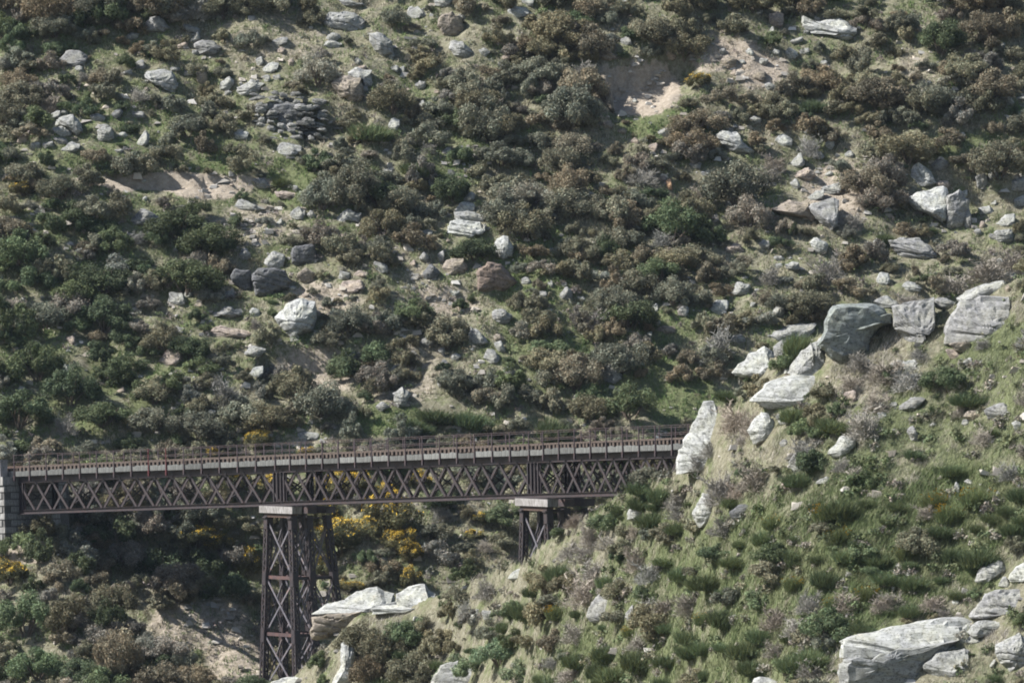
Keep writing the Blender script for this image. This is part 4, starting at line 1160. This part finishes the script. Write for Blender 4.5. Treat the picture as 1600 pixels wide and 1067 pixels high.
def plant(px, py, w, h, kind, hit):
    """a plant w by h photo pixels whose foot stands on the ground at hit"""
    name, word, col = KIND[kind]
    k = hit[1] / F; W = w * k; Hh = h * k
    v = random.uniform(.78, 1.24); hu = random.uniform(-.06, .06)
    col = (col[0] * v * (1 + hu), col[1] * v, col[2] * v * (1 - hu))
    rz = random.uniform(0, 6.28)
    loc = (hit[0], hit[1], hit[2] - .05 * Hh)
    if kind in ('dead', 'pinkdead'):
        o = ob(name, random.choice(PROTO['dead']), None, loc, col); o.scale = (W * 1.1, W * 1.1, Hh * random.uniform(.85, 1.2)); o.rotation_euler = (random.uniform(-.2, .2), random.uniform(-.2, .2), rz)
    elif kind == 'broom':
        o = ob(name, random.choice(PROTO['broom']), None, loc, col); o.scale = (W * random.uniform(1.1, 1.6), W * random.uniform(1.0, 1.4), Hh * random.uniform(.6, 1.0)); o.rotation_euler = (random.uniform(-.1, .1), random.uniform(0, .3), random.uniform(-.7, .7))
    elif kind == 'flecked':
        i = random.randrange(3)
        o = empty(name, loc, random.uniform(-.6, .6)); o.scale = (W * 1.25, W * 1.2, Hh * 1.2)
        ob('foliage', PROTO['broom'][i], o, None, col); ob('flowers', PROTO['fleck'][i], o)['kind'] = 'stuff'
    elif w > 62 or kind == 'gorse':
        i = random.randrange(6)
        o = empty(name, loc, rz); o.scale = (W * random.uniform(1, 1.25), W * random.uniform(.9, 1.15), Hh * random.uniform(1.0, 1.35)); o.rotation_euler = (random.uniform(-.18, .1), random.uniform(-.15, .15), rz)
        ob('foliage', PROTO['big'][i], o, None, col)
        if kind == 'gorse': ob('flowers', PROTO['flowers'][i], o)['kind'] = 'stuff'
        ob('stems', random.choice(PROTO['stems']), o)
    else:
        o = ob(name, random.choice(PROTO['leafy']), None, loc, col); o.scale = (W * random.uniform(.95, 1.35), W * random.uniform(.8, 1.2), Hh * random.uniform(.95, 1.5)); o.rotation_euler = (random.uniform(-.22, .12), random.uniform(-.2, .2), rz)
    PLANTS.append((o, px, py, w, kind))

# places named in the photograph: (x, y of the middle, width, height, kind)
SPOTS = [(985, 622, 98, 80, 'darkgreen'), (612, 802, 84, 84, 'gorse'), (532, 838, 84, 70, 'gorse'), (575, 820, 50, 50, 'gorse'), (505, 760, 50, 50, 'gorse'), (625, 840, 50, 46, 'gorse'), (640, 862, 44, 40, 'gorse'), (545, 914, 42, 26, 'gorse'), (645, 900, 36, 46, 'gorse'),
    (308, 834, 76, 44, 'gorse'), (345, 848, 44, 34, 'gorse'), (390, 880, 48, 56, 'gorse'), (195, 1022, 70, 92, 'brown'), (145, 898, 48, 50, 'brown'), (14, 892, 58, 50, 'gorse'), (405, 684, 46, 46, 'gorse'),
    (330, 708, 34, 26, 'gorse'), (430, 752, 60, 50, 'gorse'), (370, 748, 50, 50, 'gorse'), (500, 800, 60, 70, 'gorse'), (548, 752, 60, 46, 'gorse'), (505, 880, 44, 60, 'gorse'), (1092, 122, 34, 36, 'gorse'), (35, 296, 36, 26, 'gorse'),
    (200, 662, 22, 20, 'gorse'), (655, 750, 40, 40, 'gorse'), (75, 905, 40, 40, 'brown'), (740, 832, 34, 22, 'gorse'), (600, 765, 40, 30, 'gorse'), (480, 705, 30, 20, 'gorse'), (750, 805, 34, 26, 'gorse'),
    (742, 1040, 62, 52, 'bright'), (780, 1012, 66, 60, 'bright'), (806, 1046, 60, 54, 'bright'), (712, 1056, 56, 46, 'bright'), (1470, 58, 84, 66, 'darkgreen'), (1350, 95, 62, 60, 'grey'), (590, 300, 76, 50, 'darkgreen'), (705, 290, 64, 52, 'darkgreen'), (690, 640, 90, 54, 'broom'), (740, 648, 80, 54, 'broom'), (650, 655, 60, 44, 'broom'),
    (740, 388, 70, 44, 'darkgreen'), (935, 500, 66, 52, 'pinkdead'), (905, 500, 40, 40, 'purple'), (1150, 290, 96, 80, 'grey'), (1170, 330, 70, 64, 'purple'), (1080, 320, 70, 60, 'olive'), (1420, 230, 90, 60, 'olive'), (1380, 260, 70, 80, 'purple'),
    (1560, 240, 80, 90, 'grey'), (1440, 165, 60, 60, 'olive'), (380, 640, 76, 60, 'grey'), (500, 620, 86, 72, 'grey'), (465, 600, 70, 60, 'olive'), (540, 570, 60, 66, 'darkgreen'), (590, 540, 60, 70, 'green'), (60, 560, 90, 80, 'darkgreen'), (110, 600, 90, 80, 'darkgreen'),
    (30, 640, 100, 70, 'darkgreen'), (160, 640, 90, 60, 'green'), (240, 650, 90, 60, 'grey'), (310, 660, 80, 60, 'grey'), (70, 490, 80, 70, 'grey'), (20, 500, 60, 80, 'darkgreen'), (110, 470, 64, 60, 'purple'), (700, 520, 66, 60, 'grey'), (660, 500, 50, 44, 'olive'),
    (230, 800, 56, 50, 'dead'), (250, 818, 60, 50, 'purple'), (300, 820, 60, 50, 'grey'), (40, 960, 90, 80, 'green'), (110, 960, 80, 70, 'olive'), (60, 1030, 90, 70, 'green'), (130, 1040, 80, 60, 'darkgreen'), (250, 1035, 60, 60, 'darkgreen'), 
    (175, 935, 66, 60, 'olive'), (200, 970, 50, 46, 'purple'), (340, 1062, 50, 36, 'purple'), (230, 1000, 46, 50, 'silver'), (150, 850, 44, 40, 'brown'), (95, 850, 40, 36, 'grey'), (30, 850, 56, 44, 'green'),
    (850, 30, 60, 50, 'olive'), (800, 300, 60, 50, 'grey'), (900, 420, 60, 50, 'olive'), (560, 990, 70, 60, 'olive'), (600, 1010, 80, 80, 'olive'), (640, 985, 70, 60, 'green'), (580, 1045, 70, 60, 'brown'), (650, 1045, 80, 60, 'olive'), (690, 985, 60, 50, 'olive'),
    (800, 950, 60, 60, 'green'), (850, 960, 60, 60, 'olive'), (860, 1000, 56, 50, 'brown'), (1240, 640, 60, 46, 'broom'), (1275, 640, 50, 40, 'olive'), (1250, 735, 60, 56, 'broom'), (1270, 720, 50, 50, 'darkgreen'), (1150, 650, 66, 60, 'pinkdead'), (1180, 660, 50, 40, 'pinkdead'),
    (1130, 760, 70, 60, 'pinkdead'), (1180, 740, 70, 60, 'dead'), (1260, 700, 60, 50, 'dead'), (1385, 575, 80, 56, 'dead'), (1345, 560, 60, 50, 'dead'), (1420, 590, 60, 44, 'dead'), (1540, 420, 90, 50, 'dead'), (1580, 405, 60, 50, 'dead'), (1490, 440, 60, 40, 'dead'), (1420, 465, 50, 30, 'dead'),
    (1245, 530, 50, 60, 'broom'), (1225, 560, 40, 50, 'green'), (1190, 610, 60, 40, 'olive'), (1290, 610, 50, 40, 'olive'),
    (722, 932, 56, 40, 'grey'), (762, 918, 54, 44, 'dead'), (702, 955, 50, 40, 'olive'), (742, 962, 60, 44, 'purple'), 
    (955, 812, 60, 44, 'green'), (890, 910, 60, 44, 'olive'), (930, 885, 60, 46, 'pinkdead'), (978, 852, 60, 46, 'olive'), (1022, 806, 56, 44, 'broom'), (1062, 776, 56, 44, 'dead'), (1002, 782, 50, 36, 'broom'), (1042, 836, 60, 44, 'grey'),
    (862, 935, 54, 40, 'grey'), (826, 995, 60, 46, 'olive'), (900, 985, 60, 44, 'dead'), (965, 958, 60, 44, 'grey'), (680, 1010, 60, 46, 'olive'), (1085, 820, 54, 40, 'olive'), (1130, 820, 50, 40, 'dead'), (1020, 890, 60, 44, 'dead'), (1065, 890, 56, 40, 'broom'),
    (800, 1000, 50, 40, 'green'), (765, 990, 50, 40, 'grey'), (950, 905, 50, 36, 'broom'), (1000, 1000, 60, 40, 'dead'), (1150, 870, 54, 36, 'broom'), (1095, 720, 46, 36, 'pinkdead'), (1110, 700, 44, 34, 'dead'), (985, 985, 30, 24, 'flecked'), (1240, 910, 36, 28, 'flecked'), (1292, 800, 50, 40, 'flecked'), (1355, 925, 40, 28, 'flecked'), (1305, 942, 40, 28, 'flecked'), (1525, 775, 60, 40, 'flecked'), (1485, 800, 56, 40, 'flecked'), (1460, 780, 50, 36, 'flecked'),
    (940, 1025, 36, 30, 'flecked'), (1207, 815, 36, 28, 'flecked'), (1420, 862, 44, 30, 'flecked'), (1315, 835, 40, 30, 'flecked'), (870, 955, 40, 30, 'flecked'), (1100, 965, 36, 26, 'flecked'),
    (120, 880, 60, 60, 'darkgreen'), (200, 860, 70, 60, 'purple'), (250, 880, 80, 66, 'darkgreen'), (320, 890, 80, 66, 'darkgreen'), (370, 915, 60, 56, 'darkgreen'), (180, 830, 60, 50, 'darkgreen'), (140, 830, 56, 50, 'darkgreen'), (300, 860, 60, 50, 'grey'), (370, 870, 60, 50, 'purple')]  # dark shrubs added here to stand in for the gully's shade
GAP = [(1000, 145, 58, 44, .05), (285, 285, 125, 14, 0.05), (1130, 90, 60, 28, .25), (1200, 110, 45, 30, .3), (1300, 270, 50, 50, .3), (1035, 190, 50, 22, .08), (1070, 620, 44, 36, .06), (600, 655, 50, 14, .08), (180, 510, 110, 70, .5),
       (665, 530, 30, 110, .35), (635, 600, 50, 30, .3), (385, 355, 60, 30, .35), (455, 285, 45, 40, .5), (500, 560, 80, 30, .12), (320, 985, 110, 52, .04), (255, 945, 60, 30, .1), (370, 1030, 70, 55, .05), (400, 70, 90, 50, .45), (470, 405, 60, 40, .3), (860, 672, 200, 12, .4),
       (740, 470, 60, 30, .2), (1200, 60, 60, 40, .4), (1440, 120, 36, 40, .5), (720, 230, 30, 70, .6), (640, 470, 40, 40, .5), (1030, 480, 60, 40, .5), (1500, 210, 50, 30, .4)]
LINE_SPUR = np.array([(480, 1075), (490, 985), (560, 958), (640, 950), (690, 912), (760, 884), (812, 864), (838, 850), (850, 815), (900, 785), (940, 768), (1000, 728), (1060, 712), (1070, 640), (1150, 560), (1600, 380)], float)
LINE_KNOLL = np.array([(0, 822), (60, 838), (120, 845), (200, 915), (260, 972), (330, 1030), (400, 1058), (470, 1080)], float)
def clear(px, py, w, h, lay, limit=.09):
    x0, x1 = int(px - w * .56), int(px + w * .56); y0, y1 = int(py - h * .62), int(py + h * .42)
    x0 = max(x0, 0); y0 = max(y0, 0); x1 = min(x1, 1600); y1 = min(y1, 1067)
    if x1 <= x0 or y1 <= y0: return True
    if MASK[y0:y1, x0:x1].mean() > limit: return False
    if lay == 1 and px < 1075 and py - h * .85 < np.interp(px, LINE_SPUR[:, 0], LINE_SPUR[:, 1]): return False
    if lay == 2 and py - h * .5 < np.interp(px, LINE_KNOLL[:, 0], LINE_KNOLL[:, 1]): return False
    return True
def inz(px, py, zs):
    return any(((px - a) / c) ** 2 + ((py - b) / d) ** 2 < 1 for a, b, c, d in zs)
cand = [(x, y, w, h, kd) for x, y, w, h, kd in SPOTS]
hit = cast([c[0] for c in cand], [min(c[1] + c[3] * .42, 1085) for c in cand])
taken = []; keep_clear = []
for c, hp in zip(cand, hit):
    lay = int(layer_of(hp[0], hp[1]))
    if lay == 1 and c[0] < 1060 and c[1] - c[3] * .5 < np.interp(c[0], LINE_SPUR[:, 0], LINE_SPUR[:, 1]) - 14: continue
    plant(*c, hp); taken.append((c[0], c[1], c[2]))
    if c[4] in ('gorse', 'bright') or c[2] >= 84:
        keep_clear.append(np.array([(c[0] + c[2] * .42 * math.cos(a), c[1] + c[3] * .42 * math.sin(a)) for a in np.linspace(0, 6.28, 13)[:-1]]))
for q in keep_clear: fill_mask(q)
BROOM_Z = [(1250, 890, 270, 105), (1510, 800, 140, 62), (1060, 1000, 220, 90), (1330, 780, 70, 50), (985, 790, 70, 40), (900, 1040, 120, 50)]
DEAD_Z = [(1180, 700, 70, 60), (1215, 770, 90, 40), (930, 850, 80, 50), (1010, 930, 110, 45), (880, 1020, 50, 30), (1400, 590, 80, 40), (1450, 640, 60, 40), (1520, 430, 110, 34), (1420, 745, 110, 36), (1500, 960, 60, 40), (1240, 1010, 60, 60), (770, 905, 70, 34), (870, 800, 50, 40), (1320, 940, 60, 30)]
GRASS_Z = [(1480, 690, 150, 100), (1560, 540, 70, 110), (1420, 540, 60, 40)]
grid = []
yy = -10.0
while yy < 1110:
    xx = -20.0
    while xx < 1630:
        grid.append((xx + random.uniform(-15, 15), yy + random.uniform(-12, 12))); xx += 29
    yy += 24
gh = cast([g[0] for g in grid], [min(g[1] + 14, 1100) for g in grid])
gl = layer_of(gh[:, 0], gh[:, 1])
tone = fbm(np.array([g[0] for g in grid]) / 170, np.array([g[1] for g in grid]) / 130, 61, 3)
order = list(range(len(grid))); random.shuffle(order)
for i in order:
    px, py = grid[i]; lay = int(gl[i]); t = tone[i]
    w = min(max(random.lognormvariate(math.log(50), .30), 24), 92)
    u = random.random()
    if lay == 0:
        p = .93
        for a, b, c, d, q in GAP:
            if ((px - a) / c) ** 2 + ((py - b) / d) ** 2 < 1: p = min(p, q)
        if random.random() > p: continue
        left = px < 330 - (py - 560) * .4 and 300 < py < 700
        if left and u < .62: kd = random.choice(('darkgreen', 'darkgreen', 'green')); w *= 1.15
        elif px < 240 and py < 280 and u < .4: kd = random.choice(('green', 'darkgreen', 'brown'))
        elif px > 820 and py < 640 and u < .42: kd = random.choice(('olive', 'olive', 'brown'))
        elif u < .27: kd = 'olive'
        elif u < .64: kd = 'grey'
        elif u < .73: kd = 'purple'
        elif u < .80: kd = 'brown'
        elif u < .86: kd = 'green' if t > .45 else 'olive'
        elif u < .92: kd = 'darkgreen'
        elif u < .96: kd = 'silver'
        else: kd = 'dead'
        if kd == 'darkgreen' and not left and u > .3: kd = 'broom' if random.random() < .4 else kd
        h = w * random.uniform(.66, .95)
    elif lay == 1:
        g = inz(px, py, GRASS_Z)
        if g and random.random() > .22: continue
        if random.random() > .93: continue
        if inz(px, py, DEAD_Z) and u < .5: kd = 'dead' if random.random() < .62 else 'pinkdead'
        elif inz(px, py, BROOM_Z) and u < .86:
            if random.random() < .4: continue
            kd = 'broom'
        elif g: kd = random.choice(('dead', 'dead', 'broom'))
        else: kd = random.choice(('olive', 'grey', 'broom', 'green', 'dead', 'olive', 'green', 'broom'))
        h = w * random.uniform(.6, .9)
    else:
        if random.random() > .95: continue
        kd = random.choice(('olive', 'green', 'grey', 'purple', 'darkgreen', 'brown')); h = w * random.uniform(.7, 1)
    if px < -15 or px > 1615: continue
    ok = False
    for s_ in (1, .72, .5, .36):
        if clear(px, py, w * s_, h * s_, lay): ok = True; break
    if not ok: continue
    w *= s_; h *= s_
    if any(abs(px - a) < (w + c) * .165 and abs(py - b) < (w + c) * .125 for a, b, c in taken): continue
    taken.append((px, py, w))
    f = .42
    plant(px, py, w, h, kd, cast([px], [min(py + h * f, 1100)])[0])

# ------------------------------------------------------------------ ground cover nobody could count
def scatter(n, seed, y0=-20, y1=1085):
    r = np.random.default_rng(seed)
    px = r.uniform(-40, 1640, n); py = r.uniform(y0, y1, n)
    h = cast(px, py)
    return px, py, h, layer_of(h[:, 0], h[:, 1]), r
def grass_obj(name, label, lays, n, seed, length, width, lean, palette, keep):
    px, py, h, lay, r = scatter(n, seed)
    m = np.isin(lay, lays) & keep(px, py, r)
    ip = np.clip(px.astype(int), 0, 1599); jp = np.clip(py.astype(int), 0, 1066)
    m &= ~MASK[jp, ip]
    px, py, h = px[m], py[m], h[m]
    nb = 6; n = len(px)
    base = np.repeat(h, nb, 0) + np.concatenate([r.normal(0, .12, (n * nb, 2)), np.zeros((n * nb, 1))], 1)
    base[:, 2] = heights(base[:, 0], base[:, 1]) - .02
    d = np.stack([r.normal(lean, .4, n * nb), r.normal(-.1, .4, n * nb), np.ones(n * nb)], 1)
    L = length * r.uniform(.4, 1.3, n * nb)[:, None]
    tip = base + d * L
    sd = np.stack([np.cos(a := r.uniform(0, 6.28, n * nb)), np.sin(a), np.zeros(n * nb)], 1) * width
    V = np.stack([base - sd, base + sd, tip], 1)
    mixn = fbm(px / 60, py / 45, seed + 5, 3) + zone(px, py, np.full(n, lays[0]), GRASS) * 1.0 - zone(px, py, np.full(n, lays[0]), SOIL) * .3
    c = np.empty((n, 3)); P = np.array(palette)
    t = np.clip((mixn - .28) / .42 + r.normal(0, .22, n), 0, .999) * (len(P) - 1)
    i0 = t.astype(int); f = (t - i0)[:, None]
    c = P[i0] * (1 - f) + P[i0 + 1] * f
    if name == 'spur_grass':
        g2 = in_broom(px, py, r); c[g2] = c[g2] * .25 + np.array([.12, .15, .068]) * .75
    c = np.repeat(c, nb, 0) * r.uniform(.7, 1.35, n * nb)[:, None]
    tag(ob(name, fast_mesh(name, V, 3, M['grass'], c)), label, 'broom' if 'broom' in name else 'grass', kind='stuff')
def in_broom(px, py, r):
    d = np.min([((px - a) / c) ** 2 + ((py - b) / e) ** 2 for a, b, c, e in BROOM_Z], 0)
    return (d < 1.25) & (fbm(px / 40, py / 26, 19, 3) + .45 * (1 - d) > .36)
PAL = [(.33, .285, .22), (.29, .265, .175), (.23, .235, .135), (.17, .20, .09), (.135, .19, .068)]
bare = lambda px, py: zone(px, py, np.zeros(len(px)), SOIL)
grass_obj('hillside_grass', 'short dry and green grass between the shrubs on the far hillside', (0, 2), 52000, 5, .26, .035, 0, PAL, lambda px, py, r: r.uniform(0, 1, len(px)) > bare(px, py) * 1.1)
grass_obj('spur_grass', 'long wind-combed grass covering the near spur', (1,), 90000, 6, .34, .014, .35, [(.36, .325, .285), (.34, .31, .255), (.30, .28, .21), (.235, .24, .155), (.175, .20, .11)], lambda px, py, r: r.uniform(0, 1, len(px)) > .65 * in_broom(px, py, r))
grass_obj('broom_thicket', 'dark green broom thicket combed over the lower spur', (1,), 130000, 16, .42, .017, .40, [(.13, .15, .07), (.11, .14, .06), (.12, .16, .065), (.15, .18, .08), (.18, .19, .10)], in_broom)
# low scrub tufts, one mass
def scrub_obj(name, label, lays, n, seed, size, cols, nl=72):
    px, py, h, lay, r = scatter(n, seed)
    ip = np.clip(px.astype(int), 0, 1599); jp = np.clip(py.astype(int), 0, 1066)
    up = np.clip(jp - 9, 0, 1066)
    m = np.isin(lay, lays) & ~MASK[jp, ip] & ~MASK[up, ip] & (r.uniform(0, 1, n) > bare(px, py) * .85)
    h = h[m]; VV = []; TT = []
    for q in h:
        V, T = PROTO['puff'][r.integers(4)]
        k = r.permutation(len(V))[:nl]
        s = size * r.uniform(.55, 1.5); a = r.uniform(0, 6.28); R = np.array([[math.cos(a), -math.sin(a), 0], [math.sin(a), math.cos(a), 0], [0, 0, 1]])
        VV.append((V[k] * s) @ R.T + q - np.array([0, 0, .06 * s]))
        TT.append(T[k] * np.array(cols[r.integers(len(cols))]) * r.uniform(.75, 1.3))
    tag(ob(name, fast_mesh(name, np.concatenate(VV), 4, M['grass'], np.concatenate(TT))), label, 'undergrowth', kind='stuff')
scrub_obj('low_scrub', 'low scrub filling the gaps between shrubs on the far hillside', (0, 2), 3600, 8, .75, [(.17, .15, .095), (.16, .165, .125), (.11, .14, .065), (.20, .17, .155), (.14, .17, .08)])
scrub_obj('spur_undergrowth', 'low mixed undergrowth tangled over the near spur', (1,), 3000, 9, .85, [(.135, .15, .08), (.22, .195, .165), (.105, .13, .065), (.185, .175, .12), (.115, .14, .065), (.20, .185, .15)], 150)
# loose stones
def stones_obj(name, label, n, seed):
    px, py, h, lay, r = scatter(n, seed, -10, 1075)
    near = fbm(px / 50, py / 40, 88, 3)
    m = (r.uniform(0, 1, n) < np.clip((near - .45) * 5, .05, 1) * (.35 + bare(px, py))) & ((lay == 0) | (r.uniform(0, 1, n) < .3))
    h = h[m]; n = len(h)
    s = .06 + .24 * r.uniform(0, 1, n) ** 2.2
    g = np.array([(-1,-1,-.8),(1,-1,-.7),(1,1,-.8),(-1,1,-.7),(-.6,-.7,.7),(.7,-.6,.5),(.6,.7,.6),(-.7,.6,.8)], float)
    f = np.array([(0,1,5,4),(1,2,6,5),(2,3,7,6),(3,0,4,7),(4,5,6,7)])
    P = (g[None] + r.normal(0, .28, (n, 8, 3))) * (s[:, None, None] * np.array([1.2, 1, .8])) + h[:, None, :] + np.array([0, 0, .03])
    V = P[:, f]                                    # n,5,4,3
    c = np.array([.36, .345, .32]) * r.uniform(.6, 1.3, (n, 1)) * np.array([1, .97, .93]) ** r.uniform(0, 3, (n, 1))
    tag(ob(name, fast_mesh(name, V.reshape(-1, 3), 4, M['pebble'], np.repeat(c, 5, 0))), label, 'stones', kind='stuff')
stones_obj('loose_stones', 'small loose stones and rubble strewn over the slopes', 16000, 10)

# ------------------------------------------------------------------ labels that single each thing out
LM = list(LANDMARKS) + [(nm, x, y) for o, x, y, w, h, nm, lb, col in ROCKLIST if nm] + [
    ('the viaduct railing, left part', 150, 715), ('the viaduct railing, middle part', 640, 695), ('the viaduct railing, right part', 950, 680),
    ('the stone abutment', 12, 790), ('the tall pier', 455, 920), ('the short pier', 832, 830), ('the left viaduct span', 230, 775), ('the middle viaduct span', 630, 750),
    ('the upper left corner', 0, 0), ('the upper right corner', 1600, 0), ('the lower left corner', 0, 1067), ('the bare earth track', 285, 283), ('the round dark green bush', 985, 622)]
ORD = ['', 'second ', 'third ', 'fourth ', 'fifth ', 'sixth ', 'seventh ', 'eighth ', 'ninth ', 'tenth ', 'eleventh ', 'twelfth ', 'thirteenth ', 'fourteenth ', 'fifteenth ', 'sixteenth ']
def where(dx, dy):
    a = (math.degrees(math.atan2(-dy, dx)) + 360) % 360
    return ['right of', 'above right of', 'above', 'above left of', 'left of', 'below left of', 'below', 'below right of'][int(((a + 22.5) % 360) // 45)]
def auto_label(items):
    """items: (object, x, y, phrase); phrase + direction + landmark, counted outward from the landmark"""
    groups = {}
    for o, x, y, ph in items:
        c = sorted(LM, key=lambda l: math.hypot(l[1] - x, (l[2] - y) * 1.0))[0]
        groups.setdefault((ph, where(x - c[1], y - c[2]), c[0]), []).append((math.hypot(x - c[1], y - c[2]), o))
    for (ph, wh, lm), lst in groups.items():
        lst.sort(key=lambda t: t[0])
        for i, (d, o) in enumerate(lst):
            n = len(lst)
            o['label'] = (f'{ph} nearest {wh} {lm}' if n > 1 else f'{ph} {wh} {lm}') if i == 0 else f'{ORD[min(i, 15)]}{ph} {wh} {lm}, counting outward'
def rock_word(col):
    return 'white' if col == WHITE else 'pale' if col == PALE else 'brownish' if col in (TAN, PINK) else 'dark' if col == DARK else 'grey'
items = []
for o, x, y, w, h, nm, lb, col in ROCKLIST:
    o['category'] = 'boulder' if max(w, h) > 26 else 'rock'
    o['group'] = 'rocks on the hillside' if layer_of(o.location.x, o.location.y) == 0 else 'rocks on the near spur'
    if lb: o['label'] = lb
    else: items.append((o, x, y, ('flat ' if w > 2 * h else 'upright ' if h > 1.25 * w else 'small ' if max(w, h) < 18 else '') + rock_word(col) + (' boulder' if max(w, h) > 26 else ' rock')))
for o, x, y, w, kd in PLANTS:
    nm, word, _ = KIND[kd]
    noun = 'bush' if nm.endswith('bush') else 'shrub'
    size = 'small ' if w < 36 else 'large ' if w > 58 else ''
    items.append((o, x, y, f'{size}{word} {noun}'))
    o['category'] = CAT[nm]; o['group'] = GROUPS[nm]
auto_label(items)
print('plants', len(PLANTS), {k: sum(1 for p in PLANTS if p[4] == k) for k in KIND}, 'rocks', len(ROCKLIST))


# ------------------------------------------------------------------ thin blue valley air
hm = bpy.data.materials.new('valley_air'); hm.use_nodes = True
hn = hm.node_tree; hn.nodes.clear()
ho = hn.nodes.new('ShaderNodeOutputMaterial'); hv = hn.nodes.new('ShaderNodeVolumePrincipled')
hv.inputs['Color'].default_value = (0.66, 0.80, 1.0, 1); hv.inputs['Density'].default_value = 0.00003; hv.inputs['Anisotropy'].default_value = 0.1
hn.links.new(hv.outputs[0], ho.inputs['Volume'])
tag(ob('haze', MB().box(-265, 265, -48, 706, -78, 192).me('haze', hm)), 'thin bluish air filling the valley', 'haze', kind='stuff')
